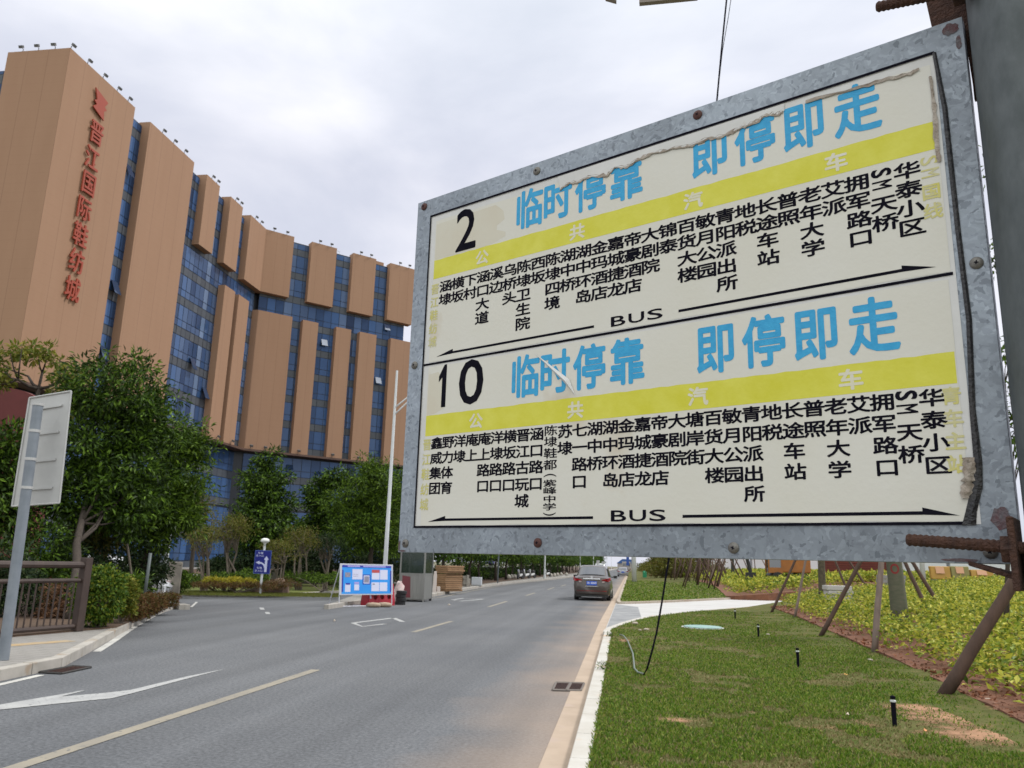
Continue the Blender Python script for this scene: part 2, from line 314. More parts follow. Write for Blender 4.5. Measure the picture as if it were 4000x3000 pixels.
def panel(no, cols, u0, du, v0, dv, cw_, ch_, digits, vb, vblue, vband, vbus, left_t, right_t, lab):
    top, bot = (.5505, .2985) if no == 2 else (.2925, .0405)
    mb = MB(); ur = .7885 if no == 10 else .7915
    nx = 24; V = []; F = []
    for i in range(nx+1):                # film with a slightly wavy outline and surface
        u = .046+(ur-.046)*i/nx
        V += [SP(u, bot+.0006*math.sin(i*1.7+no), .0009), SP(u, top-(.008 if no == 2 else .002)+.0008*math.sin(i*2.3), .0009)]
    F = [(2*i, 2*i+2, 2*i+3, 2*i+1) for i in range(nx)]
    mb.add(V, F); p = obj('route_panel', mb, m_cream, bus, label=lab)
    mb = MB(); V = []                    # the yellow band has a frayed upper edge
    for i in range(61):
        u = .0465+(ur-.0475)*i/60
        V += [SP(u, vband[0], .00102), SP(u, vband[1]+random.uniform(-.0006, .0006), .00102)]
    mb.add(V, [(2*i, 2*i+2, 2*i+3, 2*i+1) for i in range(60)]); obj('colour_band', mb, m_yellow, p)
    st_ = random.Random(no); mb = MB(); us_ = (.0475, .188) if no == 2 else (.0475, .083); vs_ = (vband[1]+.001, top-.012)
    q_ = [(us_[0], vs_[0]), (us_[1]-.02, vs_[0])]+[(us_[1]+st_.uniform(-.012, .008), vs_[0]+(vs_[1]-vs_[0])*k/9) for k in range(1, 9)]+[(us_[1]-.015, vs_[1]), (us_[0], vs_[1]-.002)]
    mb.poly([SP(a, c, .00096) for a, c in q_]); obj('tea_coloured_stain', mb, m_stain, p)
    for ch, u in zip('公共汽车', (.1495, .3268, .506, .6855)):
        mb = MB(); put(mb, ch, u, sum(vband)/2-.0005, .0275, .0245, PT, .03); obj('band_character', mb, m_bandtext, p)
    mb = MB()
    for ch, u, w_ in digits:
        if ch == '1':
            h2 = vb[1]/2; q = [(.0045, -h2), (.0045, h2), (-.0005, h2), (-.0115, h2-.018), (-.0115, h2-.0275), (-.0045, h2-.0205), (-.0045, -h2)]
            mb.poly([PT(u+a, vb[0]+c) for a, c in q][::-1])
        else: put(mb, ch, u, vb[0], w_, vb[1], PT, .02, fit=True)
    obj('route_number', mb, m_black, p)
    mb = MB()
    for i, s in enumerate(cols):
        u = u0+du*i
        if s.startswith('SM'):
            put(mb, 'S', u, v0+.0048, .0195, .0092, PT, .05, fit=True, cw=1); put(mb, 'M', u, v0-.0096, .0195, .0092, PT, .03, fit=True, cw=1)
            for k, ch in enumerate(s[2:]): put(mb, ch, u+.0002, v0-dv*(k+1.47), cw_, ch_, PT, .025)
        elif '(' in s:
            rows = [.1692, .1537, .1376, .1216, .1071, .0963, .0863, .0749, .0643, .0544]
            for k, ch in enumerate(s):
                if ch in '()': put(mb, ch, u, rows[k], .0205, .0042, PT, .012, fit=True, cw=1)
                else: put(mb, ch, u, rows[k], .0235, .0150 if k < 4 else .0104, PT, .014)
        else:
            for k, ch in enumerate(s): put(mb, ch, u, v0-dv*k, cw_, ch_, PT, .025)
    obj('stop_names', mb, m_black, p)
    for tx, us in (('临时停靠', (.2395, .2910, .3487, .4070)), ('即停即走', (.5305, .5908, .6510, .7125))):
        mb = MB()
        for ch, u in zip(tx, us): put(mb, ch, u, vblue, .0535, .0655, PT, .027)
        obj('stencilled_notice', mb, m_blue, p)
    mb = MB()
    for ch, u, w_ in (('B', .394, .0215), ('U', .4215, .0225), ('S', .449, .0215)): put(mb, ch, u, vbus, w_, .0135, PT, .022, fit=True)
    obj('bus_lettering', mb, m_black, p)
    mb = MB(); arrow(mb, vbus-.0035, True, .356, .0966, .0616); obj('direction_arrow', mb, m_black, p)
    mb = MB(); arrow(mb, vbus-.0035, False, .4825, .7455, .7785); obj('direction_arrow', mb, m_black, p)
    mb = MB()
    for k, ch in enumerate(left_t): put(mb, ch, .0515, v0-.001-dv*k, .0185, .019, PT, .02)
    obj('faded_lettering', mb, m_yellow2, p); mb = MB()
    for k, ch in enumerate(right_t):
        if ch in 'SM': put(mb, ch, .7815, v0+.005-.0145*k, .017, .0095, PT, .02, fit=True, cw=1)
        else: put(mb, ch, .7808, v0-dv*(k if no == 10 else k-.6), .0195, .019, PT, .028)
    obj('faded_lettering', mb, m_yellow2, p)
    return p
p2 = panel(2, C2, .0747, .02632, .4228, .0224, .0286, .0205, [('2', .1135, .041)], (.5120, .069), .5150, (.4397, .4725), .3105, '晋江鞋纺城', 'SM国线', 'upper panel headed 2')
p10 = panel(10, C10, .0721, .02383, .1662, .0232, .0256, .0195, [('1', .0815, .0215), ('0', .137, .047)], (.2565, .0685), .2525, (.1787, .2118), .0507, '晋江鞋纺城', '青车主站', 'lower panel headed 10')
# film torn away above the upper notice, its curled brown edge, and the crumpled seal at the upper right
tear = [(2190, 742), (2221, 720), (2254, 715), (2300, 693), (2373, 687), (2405, 655), (2445, 655), (2492, 628), (2548, 604), (2627, 584), (2700, 570), (2753, 549), (2827, 533), (2875, 512), (2912, 496), (2965, 475), (2986, 454), (3040, 449), (3066, 435)]
tuv = [SPX(*q) for q in tear]
mb = MB(); mb.poly([SP(u, v, .0019) for u, v in tuv]+[SP(tuv[-1][0], .5515, .0019), SP(tuv[0][0]-.004, .5515, .0019)]); obj('bare_patch', mb, m_white, bus)
rnd = random.Random(4)
def curl(pts, w0, w1, hi, name):
    mb = MB(); V = []; fine = []
    for i in range(len(pts)-1):
        for k in range(5): t = k/5; fine.append((pts[i][0]*(1-t)+pts[i+1][0]*t, pts[i][1]*(1-t)+pts[i+1][1]*t))
    for i, (u, v) in enumerate(fine):
        j = rnd.uniform(-1, 1)*.0011; wv = rnd.uniform(w0, w1)
        nx_, ny_ = (0, 1) if abs(fine[-1][0]-fine[0][0]) > abs(fine[-1][1]-fine[0][1]) else (1, 0)
        for q, o in ((-.5, .0022), (-.1, hi*rnd.uniform(.6, 1.3)), (.25, hi*rnd.uniform(.3, 1.0)), (.5, .0021)):
            V.append(SP(u+nx_*0+ny_*0+(0 if ny_ else wv*q)+j*.5, v+(wv*q if ny_ else 0)+j, o))
    m = len(fine); mb.add(V, [(4*i+k, 4*i+4+k, 4*i+5+k, 4*i+1+k) for i in range(m-1) for k in range(3)]); obj(name, mb, m_torn, bus, smooth=True)
curl([(u, v) for u, v in tuv], .002, .007, .0026, 'torn_film_edge')
curl([SPX(*q) for q in ((3150, 400), (3350, 345), (3470, 312), (3560, 290), (3600, 270))], .002, .005, .0026, 'torn_film_edge')
curl([SPX(*q) for q in ((3636, 300), (3650, 420), (3660, 560), (3676, 650))], .003, .006, .003, 'torn_film_edge')
curl([SPX(*q) for q in ((3786, 1790), (3790, 1840), (3780, 1900), (3770, 1960))], .005, .014, .006, 'torn_film_edge')
# a raised crease across the lower notice
c0, c1, c2 = SPX(2088, 1378), SPX(2215, 1490), SPX(2250, 1545)
mb = MB(); mb.add([SP(*c0, .0017), SP(c1[0]-.006, c1[1]+.001, .0017), SP(*c1, .006), SP(c1[0]+.005, c1[1]+.002, .0017), SP(*c2, .0017)], [(0, 1, 2), (0, 2, 3), (1, 4, 2), (2, 4, 3)]); obj('film_crease', mb, m_white, bus)
# screws
for i, (u, v) in enumerate([(.0153, .5775), (.2519, .5735), (.5152, .5765), (.0135, .2986), (.8155, .3023), (.0154, .0136), (.2678, .0161), (.5451, .0123), (.8013, .0112)]):
    mb = MB(); r0 = .0052
    mb.tube([SP(u, v, 0), SP(u, v, .0012), SP(u, v, .0026), SP(u, v, .0033)], [r0*1.25, r0*1.25, r0*.9, r0*.35], 16)
    s = obj('screw', mb, m_screwrust if i in (0, 2, 6) else m_screw, bus, smooth=True, autosm=50)
    mb = MB(); a = .5+i
    for q in (a, a+math.pi/2):
        dx, dz = math.cos(q)*.0021, math.sin(q)*.0021; ex, ez = -math.sin(q)*.0006, math.cos(q)*.0006
        mb.poly([SP(u-dx-ex, v-dz-ez, .0035), SP(u+dx-ex, v+dz-ez, .0035), SP(u+dx+ex, v+dz+ez, .0035), SP(u-dx+ex, v-dz+ez, .0035)])
    obj('cross_slot', mb, m_black, s)
# clamps: threaded rods, nuts, plates, bands round the pole
def rod(a, b_, r0):
    a, b_ = np.array(a), np.array(b_); n_ = 46; P = []; Rr = []
    for i in range(n_+1):
        P.append(a+(b_-a)*i/n_); Rr.append(r0*(1.0 if i % 2 else .84) if i else r0*.72)
    mb = MB(); mb.tube(P, Rr, 14); return obj('threaded_rod', mb, m_rust, bus)
o_ = .032
rod(UV(3541, 2108, o_), UV(3948, 2146, o_)+SR*.03, .0062)
rod(UV(3424, 28, o_), UV(3800, -38, o_)+SR*.02, .0062)
def hexa(c, ax, r_, t_):
    mb = MB(); mb.tube([c-ax*t_/2, c+ax*t_/2], r_, 6); obj('nut', mb, m_rust, bus, bevel=.0008)
hexa(UV(3938, 2146, o_), SR, .0135, .010); hexa(UV(3740, -28, o_), SR, .0135, .010)
u0, v0 = SPX(3948, 2150, o_)
mb = MB(); mb.obox(SP(u0, v0-.036, -.012), SR*.006, SN*.058, (0, 0, .066)); obj('clamp_plate', mb, m_rust, bus, bevel=.0015)
u1, v1 = SPX(3772, 2224, .02)
mb = MB(); mb.extr([SP(u1, v1+.004, -.004), SP(u1+.004, v1+.0035, .030), SP(u0, -.014, .034), SP(u0, -.012, -.004)], (0, 0, .0045)); obj('clamp_flange', mb, m_rust, bus, bevel=.001)
mb = MB()
q = [(3602, -60), (3642, 118), (3700, 150), (3775, 175), (3800, 330), (3806, 388), (3816, 386), (3808, 200), (3760, -60)]
mb.extr([UV(x, y, -.022) for x, y in q], SN*-.006); obj('clamp_plate', mb, m_rust, bus)
def blot(u, v, ru, rv):               # flaking primer, an outline of its own
    mb = MB(); n_ = 17; mb.poly([SP(u+ru*rnd.uniform(.75, 1.05)*math.cos(2*math.pi*k/n_), v+rv*rnd.uniform(.75, 1.05)*math.sin(2*math.pi*k/n_), .0005) for k in range(n_)]); obj('primer_stain', mb, m_rustpaint, bus)
for q in ((.814, .577, .009, .008), (.821, .558, .003, .010), (.813, .043, .009, .012), (.821, .027, .003, .008), (.775, .003, .018, .0018), (.0022, .010, .0018, .009), (.010, .0022, .008, .0015)): blot(*q)
for zz in (1.6622-.014, 1.6622+.618):
    mb = MB(); mb.ring(POLE[0], POLE[1], zz, .0585, .064, .034, 32); obj('clamp_band', mb, m_rust, bus)
# the long panel carried above the board, only its lower edge is in view
pa, pb, pc, pd = [AT(x, y, 1.55) for x, y in ((2365, -10), (2408, 2), (2497, 10), (2725, -12))]
m_under = mat('weathered_panel', (.24, .2, .17), .6, 0, var=(.31, .27, .23), scale=12)
arm_z = pc[2]+.12
for (a, b_) in ((pa, pb), (pc, pd)):
    mb = MB(); ax = b_-a; hz = np.array([ax[0], ax[1], 0]); hz = hz/np.linalg.norm(hz); bk = np.array([-hz[1], hz[0], 0])
    mb.obox(a, ax, bk*.012, (0, 0, arm_z-a[2])); obj('upper_panel', mb, m_under, bus)
mb = MB(); mb.tube([[*(pa[:2]+pb[:2])/2, arm_z+.02], [*(pc[:2]+pd[:2])/2, arm_z+.02], [POLE[0], POLE[1], arm_z+.02]], .02, 10); obj('arm', mb, m_galvpole, bus)
# ================================================================ GROUND, ROADS, PAVEMENTS
m_ground = mat('bare_ground', (.17, .13, .09), .95, 0, var=(.10, .12, .05), scale=.3)
m_asph = mat('asphalt', (.098, .102, .110), .85, 0, var=(.128, .131, .137), scale=.22, bump=.35, bscale=60, spec=.3)
n, l, b = nodes(m_asph)
base = b.inputs['Base Color'].links[0].from_socket
co = n.new('ShaderNodeTexCoord').outputs['Object']
fine = n.new('ShaderNodeTexNoise'); fine.inputs['Scale'].default_value = 26; fine.inputs['Detail'].default_value = 8; fine.inputs['Roughness'].default_value = .75; l.new(co, fine.inputs[0])
f2 = n.new('ShaderNodeMapRange'); f2.inputs[1].default_value = .37; f2.inputs[2].default_value = .63; f2.inputs[3].default_value = .62; f2.inputs[4].default_value = 1.40; l.new(fine.outputs[0], f2.inputs[0])
vv = n.new('ShaderNodeVectorMath'); vv.operation = 'SCALE'; l.new(base, vv.inputs[0]); l.new(f2.outputs[0], vv.inputs['Scale'])
# pale dust washed along the right gutter, and long faint tyre tracks
sx = n.new('ShaderNodeSeparateXYZ'); l.new(co, sx.inputs[0])
dn = n.new('ShaderNodeTexNoise'); dn.inputs['Scale'].default_value = .55; dn.inputs['Detail'].default_value = 6; l.new(co, dn.inputs[0])
dx = n.new('ShaderNodeMath'); dx.operation = 'MULTIPLY_ADD'; dx.inputs[1].default_value = 1.9; l.new(dn.outputs[0], dx.inputs[0]); l.new(sx.outputs[0], dx.inputs[2])
dm = n.new('ShaderNodeMapRange'); dm.inputs[1].default_value = -1.1; dm.inputs[2].default_value = .75; dm.inputs[3].default_value = 0; dm.inputs[4].default_value = .8; l.new(dx.outputs[0], dm.inputs[0])
k = n.new('ShaderNodeMix'); k.data_type = 'RGBA'; l.new(dm.outputs[0], k.inputs[0]); l.new(vv.outputs[0], k.inputs[6]); k.inputs[7].default_value = (.32, .24, .18, 1); l.new(k.outputs[2], b.inputs['Base Color'])
tm = n.new('ShaderNodeMapping'); tm.inputs['Scale'].default_value = (1.2, .035, 1); l.new(co, tm.inputs[0])
tn = n.new('ShaderNodeTexNoise'); tn.inputs['Scale'].default_value = 1.0; tn.inputs['Detail'].default_value = 3; l.new(tm.outputs[0], tn.inputs[0])
t2 = n.new('ShaderNodeMapRange'); t2.inputs[1].default_value = .35; t2.inputs[2].default_value = .65; t2.inputs[3].default_value = .88; t2.inputs[4].default_value = 1.12; l.new(tn.outputs[0], t2.inputs[0])
v3 = n.new('ShaderNodeVectorMath'); v3.operation = 'SCALE'; l.new(k.outputs[2], v3.inputs[0]); l.new(t2.outputs[0], v3.inputs['Scale']); l.new(v3.outputs[0], b.inputs['Base Color'])
m_kerb = mat('granite_kerb', (.42, .39, .35), .8, 0, var=(.31, .29, .255), scale=3, bump=.2, bscale=60, spots=((.30, .24, .18), 2.5, .6))
m_kerbw = mat('pale_granite_kerb', (.52, .50, .46), .8, 0, var=(.43, .40, .35), scale=2.5, bump=.15, bscale=60, spots=((.52, .38, .27), 1.2, .6))
m_gutter = mat('dusty_concrete_gutter', (.43, .335, .255), .9, 0, var=(.36, .28, .21), scale=2, bump=.15, bscale=50, spots=((.40, .31, .25), 3, .62))
m_drive = mat('pale_concrete', (.50, .49, .475), .8, 0, var=(.43, .415, .40), scale=.7, bump=.1, bscale=40)
m_wet = mat('dark_paving_strip', (.16, .165, .17), .7, 0, var=(.30, .30, .30), scale=1.4)
m_paint = mat('worn_white_road_paint', (.55, .54, .50), .8, 0, var=(.40, .39, .37), scale=2.2, spots=((.22, .22, .22), 14, .63))
m_paint2 = mat('faded_white_road_paint', (.42, .42, .41), .8, 0, var=(.31, .31, .31), scale=3, spots=((.15, .15, .155), 18, .60))
m_ypaint = mat('faded_yellow_road_paint', (.30, .265, .205), .85, 0, var=(.23, .21, .175), scale=2.2, spots=((.13, .13, .13), 16, .60))
m_soil = mat('red_soil', (.20, .082, .042), .95, 0, var=(.12, .05, .028), scale=2.6, bump=.9, bscale=16, spots=((.36, .20, .12), 9, .66))
m_litter = mat('leaf_litter_soil', (.06, .036, .022), .95, 0, var=(.10, .06, .035), scale=9, bump=.6, bscale=22, spots=((.20, .12, .07), 16, .66))
m_lawn = mat('lawn_soil_and_turf', (.065, .088, .018), .95, 0, var=(.13, .115, .045), scale=5, bump=1.0, bscale=45, detail=9, spots=((.22, .14, .075), 3.5, .62), spec=.1)
m_pav = bpy.data.materials.new('pavement_slabs')
m_pav = mat('pavement_slabs', (.28, .265, .245), .85, 0, var=(.225, .21, .195), scale=1.2)
n, l, b = nodes(m_pav); base = b.inputs['Base Color'].links[0].from_socket
br = n.new('ShaderNodeTexBrick'); br.inputs['Scale'].default_value = 1; br.inputs['Brick Width'].default_value = .4; br.inputs['Row Height'].default_value = .2; br.inputs['Mortar Size'].default_value = .012
l.new(n.new('ShaderNodeTexCoord').outputs['Object'], br.inputs[0]); br.inputs['Mortar'].default_value = (.17, .16, .14, 1); br.inputs['Color2'].default_value = (.26, .245, .225, 1); l.new(base, br.inputs['Color1']); l.new(br.outputs[0], b.inputs['Base Color'])

mb = MB(); mb.poly([(-3000, -600, -.06), (3000, -600, -.06), (3000, 5000, -.06), (-3000, 5000, -.06)]); struct('ground', mb, m_ground)
mb = MB(); mb.poly([(-75, -15, 0), (-.55, -15, 0), (-.72, 24, 0), (-.72, 700, 0), (-75, 700, 0)]); struct('road', mb, m_asph)

def smooth2(pts, n_=4):                # Catmull-Rom through plan points
    pts = [np.array(p[:2], float) for p in pts]; o = []
    for i in range(len(pts)-1):
        a, b_, c, d = pts[max(i-1, 0)], pts[i], pts[i+1], pts[min(i+2, len(pts)-1)]
        for k in range(n_):
            t = k/n_; o.append(.5*((2*b_)+(-a+c)*t+(2*a-5*b_+4*c-d)*t*t+(-a+3*b_-3*c+d)*t**3))
    return o+[pts[-1]]
def offs(pts, d):                      # shift a plan line to its left by d
    o = []
    for i, p in enumerate(pts):
        t = pts[min(i+1, len(pts)-1)]-pts[max(i-1, 0)]; t = t/(np.linalg.norm(t)+1e-9); o.append(p+np.array([-t[1], t[0]])*d)
    return o
def strip(mb, a, b_, z): mb.add([(*p[:2], z) for p in a]+[(*p[:2], z) for p in b_], [(i, i+1, len(a)+i+1, len(a)+i) for i in range(len(a)-1)])
def kerb(mb, pts, wd, z, side=1, step=1.0):   # kerb stones: separate blocks with fine joints
    pts = [np.array(p[:2], float) for p in pts]; seg = []
    for i in range(len(pts)-1):
        m = max(1, int(round(np.linalg.norm(pts[i+1]-pts[i])/step)))
        for k in range(m): seg.append((pts[i]+(pts[i+1]-pts[i])*k/m, pts[i]+(pts[i+1]-pts[i])*(k+1)/m))
    for a, b_ in seg:
        t = b_-a; L_ = np.linalg.norm(t); t = t/L_; nn = np.array([-t[1], t[0]])*side
        mb.prism([a+t*.007, b_-t*.007, b_-t*.007+nn*wd, a+t*.007+nn*wd], -.03, z+random.uniform(-.002, .002))
random.seed(3)
# --- left block: kerb line followed from the photograph
kl = [G(x, y, .15)[:2] for x, y in ((0, 2614), (245, 2567), (367, 2506), (477, 2447), (591, 2390), (684, 2359), (722, 2362))]
d0 = (kl[0]-kl[1]); d0 /= np.linalg.norm(d0)
KL = [kl[0]+d0*25, kl[0]+d0*6] + smooth2(kl[:2], 2) + smooth2(kl[1:], 3)[1:] + [np.array([-17.5, 27.6]), np.array([-22, 29.6]), np.array([-74, 44])]
mb = MB(); kerb(mb, KL, .16, .15, 1); struct('kerb', mb, m_kerb, bevel=.012)
mb = MB(); inn = offs(KL, .155); mb.prism(inn+[np.array([-74, -15])], -.02, .147); struct('pavement', mb, m_pav)
# yellow-ochre tactile strip and soil of the planting behind the fence
FA, FB = G(300, 2466, .15)[:2], G(0, 2492, .15)[:2]
fd = (FB-FA)/np.linalg.norm(FB-FA)
mb = MB()
ta, tb = G(300, 2505, .15)[:2], G(40, 2525, .15)[:2]; td = (tb-ta)/np.linalg.norm(tb-ta); tn_ = np.array([-td[1], td[0]])
mb.poly([(*p, .151) for p in (ta, tb+td*6, tb+td*6-tn_*.3, ta-tn_*.3)]); struct('tactile_strip', mb, mat('ochre_pavers', (.40, .27, .13), .85, 0, var=(.33, .28, .21), scale=6))
tip = offs(KL, 1.0)
so = [FB+fd*18, FA, G(455, 2452, .15)[:2], G(520, 2425, .15)[:2], G(590, 2397, .15)[:2], G(668, 2362, .15)[:2], np.array([-16.6, 27.3]), np.array([-22, 30.4]), np.array([-70, 44]), np.array([-70, -5])]
mb = MB(); mb.prism(so, .10, .175); struct('soil', mb, m_litter)
# edge line along the left kerb, broken by a drain
def mark(mb, pts, z=.005): mb.poly([(*G(x, y)[:2], z) for x, y in pts])
def line(mb, pts, wd, z=.005):
    p = [np.array(q, float) for q in pts]; strip(mb, offs(p, wd/2), offs(p, -wd/2), z)
mb = MB()
a0, a1 = G(0, 2675)[:2], G(160, 2638)[:2]; line(mb, [a0+(a0-a1)*6, a0, a1], .11)
line(mb, smooth2([G(x, y)[:2] for x, y in ((378, 2546), (450, 2500), (520, 2452), (600, 2407), (670, 2377), (715, 2368))], 3), .13)
mark(mb, [(742, 2372), (752, 2372), (773, 2352), (764, 2352)]); struct('edge_line', mb, m_paint)
# --- pavement on the left of the road, beyond the side road
bl = [G(x, y, .15)[:2] for x, y in ((1284, 2362), (1420, 2343), (1560, 2331), (1690, 2319), (1769, 2305), (1899, 2285), (1998, 2273), (2122, 2262))]
BL = smooth2(bl, 3)+[np.array([-7.85, 120.]), np.array([-7.9, 260]), np.array([-7.9, 690])]
mb = MB(); kerb(mb, BL, .16, .15, 1, 1.2); struct('kerb', mb, m_kerb, bevel=.012)
back = [np.array([-60., 690]), np.array([-60., 62]), np.array([-14.5, 52]), np.array([-12.6, 44]), np.array([-12.2, 36]), bl[0]+np.array([-.25, .9])]
mb = MB(); mb.prism(offs(BL, .155)+back, -.02, .147); struct('pavement', mb, m_pav)
mb = MB(); line(mb, offs([np.array(p) for p in BL[4:]], -.42), .11); struct('edge_line', mb, m_ypaint)
# planting soil under the trees beside that pavement
mb = MB(); mb.prism([(-10.6, 47), (-10.6, 680), (-45, 680), (-45, 62), (-14, 55)], .10, .16); struct('soil', mb, m_litter)
# --- island in front of the building
il = [G(x, y, .15)[:2] for x, y in ((690, 2312), (850, 2316), (1011, 2317), (1138, 2317), (1300, 2308))]
IL = [np.array([-70., 43.5]), np.array([-30., 36.0])]+smooth2(il, 4)+[il[-1]+np.array([1.0, 1.5]), il[-1]+np.array([1.2, 4]), il[-1]+np.array([-.5, 10])]
mb = MB(); kerb(mb, IL, .15, .15, 1); struct('kerb', mb, m_kerb, bevel=.012)
mb = MB(); mb.prism(offs(IL, .15)+[np.array([-16, 56]), np.array([-70, 60])], -.02, .14)
m_il = mat('island_turf', (.14, .145, .025), .95, 0, var=(.10, .135, .022), scale=.8, bump=.5, bscale=30, spots=((.25, .17, .08), .9, .62)); struct('lawn', mb, m_il)
# --- right: concrete gutter, pale kerb, driveway
gx = lambda px, py, z=0.: G(px, py, z)
g0, g1 = G(2088, 3000), G(2339, 2454); k0, k1 = G(2182, 3000, .0), G(2365, 2454)
GXO = lambda y: .0098*max(0., 24-y)  # the kerb line bears slightly right towards the viewer
mb = MB()
y = -15.
while y < 420:
    L_ = 5 if y < 60 else 20
    o0, o1 = GXO(y), GXO(y+L_-.012); mb.extr([(-.93+o0, y, -.05), (-.67+o0, y, -.05), (-.67+o1, y+L_-.012, -.05), (-.93+o1, y+L_-.012, -.05)], (0, 0, .058)); y += L_
struct('gutter', mb, m_gutter, bevel=.003)
dn_px = [(2365, 2452), (2385, 2446), (2430, 2430), (2490, 2414), (2560, 2402), (2700, 2386), (2850, 2374), (3010, 2366)]
dn = [G(x, y, .12)[:2] for x, y in dn_px]; dn[0][0] = -.62
dfp = [G(x, y, .12)[:2] for x, y in ((2398, 2350), (2440, 2352), (2600, 2347), (2800, 2338), (3000, 2329))]; dfp[0][0] = -.62
kn = smooth2(dn, 3)
KN = [np.array([-.665+GXO(q), q]) for q in (-15., 0., 5., 10., 15., 20.)]+[np.array([-.665, dn[0][1]-1.2]), np.array([-.655, dn[0][1]-.5])]+kn[1:]+[kn[-1]+(kn[-1]-kn[-4])*4]
mb = MB(); kerb(mb, KN, -.17, .12, 1, 1.0); struct('kerb', mb, m_kerbw, bevel=.01)
kf = smooth2(dfp, 3)
KF = [np.array([-.65, 690.]), np.array([-.65, 120.]), np.array([-.65, kf[0][1]+1.2]), np.array([-.6, kf[0][1]+.5])]+kf[1:]+[kf[-1]+(kf[-1]-kf[-4])*4]
mb = MB(); kerb(mb, KF, -.17, .13, -1, 1.0); struct('kerb', mb, mat('dusty_kerb', (.33, .255, .195), .85, 0, var=(.42, .37, .31), scale=1.5, bump=.2, bscale=50), bevel=.01)
mb = MB(); dr = KN[8:]+KF[3:][::-1]; mb.prism([np.array([-.66, KN[7][1]+.3])]+dr+[np.array([-.66, KF[2][1]-.3])], -.03, .035); struct('driveway', mb, m_drive)
mb = MB(); mb.poly([(*p, .040) for p in ([-.64, dn[0][1]+.5], [.0, dn[0][1]+1.6], [.35, dn[0][1]+5], [.30, dfp[0][1]-2.5], [-.64, dfp[0][1]-.7])]); struct('paving_strip', mb, m_wet)
# lawn sheets on both sides of the driveway, following the planted bank
def sheet(inside, x0, x1, y0, y1, st, z0=0.0, jit=0.0):
    xs = np.arange(x0, x1+.001, st); ys = np.arange(y0, y1+.001, st*1.6); mb = MB(); idx = {}
    V = []
    for j, yy in enumerate(ys):
        for i, xx in enumerate(xs):
            idx[i, j] = len(V); V.append((xx, yy, rise(xx, yy)+z0+(random.uniform(-jit, jit) if jit else 0)))
    F = [(idx[i, j], idx[i+1, j], idx[i+1, j+1], idx[i, j+1]) for i in range(len(xs)-1) for j in range(len(ys)-1) if inside(xs[i]+st/2, ys[j]+st*.8)]
    mb.add(V, F); return mb
def inpoly(x, y, P):
    c = False; j = len(P)-1
    for i in range(len(P)):
        if (P[i][1] > y) != (P[j][1] > y) and x < (P[j][0]-P[i][0])*(y-P[i][1])/(P[j][1]-P[i][1]+1e-12)+P[i][0]: c = not c
        j = i
    return c
LN = [p+0*p for p in offs(KN, -.16)]; near_poly = LN+[np.array([60., LN[-1][1]+20]), np.array([60., -15.])]
LF = offs(KF, .16); far_poly = LF+[np.array([90., LF[-1][1]+30]), np.array([90., 690.])]
def skirt(bm):                        # close the sheet down to the ground all round
    import bmesh
    r_ = bmesh.ops.extrude_edge_only(bm, edges=[e for e in bm.edges if e.is_boundary])
    for v in r_['geom']:
        if isinstance(v, bmesh.types.BMVert): v.co.z = min(v.co.z-.05, -.02)
def ground_poly(P, nm, m):             # outline kept exact: a fan of thin prisms would break the bank, so cut by triangulation
    import bmesh
    bm = bmesh.new(); vs = [bm.verts.new((p[0], p[1], 0)) for p in P]; bm.faces.new(vs)
    bmesh.ops.triangulate(bm, faces=bm.faces[:])
    for it in range(9):
        ed = [e for e in bm.edges if e.calc_length() > 2.2 and min(v.co.y for v in e.verts) < 70 and min(v.co.x for v in e.verts) < 22 or e.calc_length() > 25]
        if not ed: break
        bmesh.ops.subdivide_edges(bm, edges=ed, cuts=1); bmesh.ops.triangulate(bm, faces=bm.faces[:])
    for v in bm.verts: v.co.z = rise(v.co.x, v.co.y)-.012
    skirt(bm)
    me = bpy.data.meshes.new(nm); bm.to_mesh(me); bm.free(); me.materials.append(m)
    o = bpy.data.objects.new(nm, me); col.objects.link(o); o['kind'] = 'structure'; return o
ground_poly(near_poly, 'lawn', m_lawn); ground_poly(far_poly, 'lawn', m_lawn)
# red soil bed edge, near and far of the driveway
bed_px = [(3010, 2372), (3030, 2378), (3120, 2412), (3217, 2455), (3330, 2505), (3420, 2545), (3600, 2627), (3746, 2705), (3860, 2760), (4000, 2830)]
BED = [GT(x, y)[:2] for x, y in bed_px]
bd = BED[-1]-BED[-2]; BED2 = BED+[BED[-1]+bd*6]
bed_poly = BED2+[np.array([30., BED2[-1][1]]), np.array([30., BED2[0][1]+14])]
bedf_px = [(3000, 2322), (2870, 2330), (2835, 2330), (2800, 2296), (2770, 2280), (2680, 2262)]
BEDF = [GT(x, y)[:2] for x, y in bedf_px]
bedf_poly = BEDF+[np.array([BEDF[-1][0]-.5, 330.]), np.array([40., 330.]), np.array([40., BEDF[0][1]+24])]
def bed(P, nm):
    import bmesh
    bm = bmesh.new(); bm.faces.new([bm.verts.new((p[0], p[1], 0)) for p in P]); bmesh.ops.triangulate(bm, faces=bm.faces[:])
    for it in range(8):
        ed = [e for e in bm.edges if e.calc_length() > (1.0 if it < 7 and min(v.co.y for v in e.verts) < 45 else 8)]
        if not ed: break
        bmesh.ops.subdivide_edges(bm, edges=ed, cuts=1); bmesh.ops.triangulate(bm, faces=bm.faces[:])
    rr_ = random.Random(5)
    for v in bm.verts: v.co.z = rise(v.co.x, v.co.y)+.012+rr_.uniform(0, .03)
    skirt(bm)
    bmesh.ops.recalc_face_normals(bm, faces=bm.faces[:])
    me = bpy.data.meshes.new(nm); bm.to_mesh(me); bm.free(); me.materials.append(m_soil)
    o = bpy.data.objects.new(nm, me); col.objects.link(o); o['kind'] = 'structure'
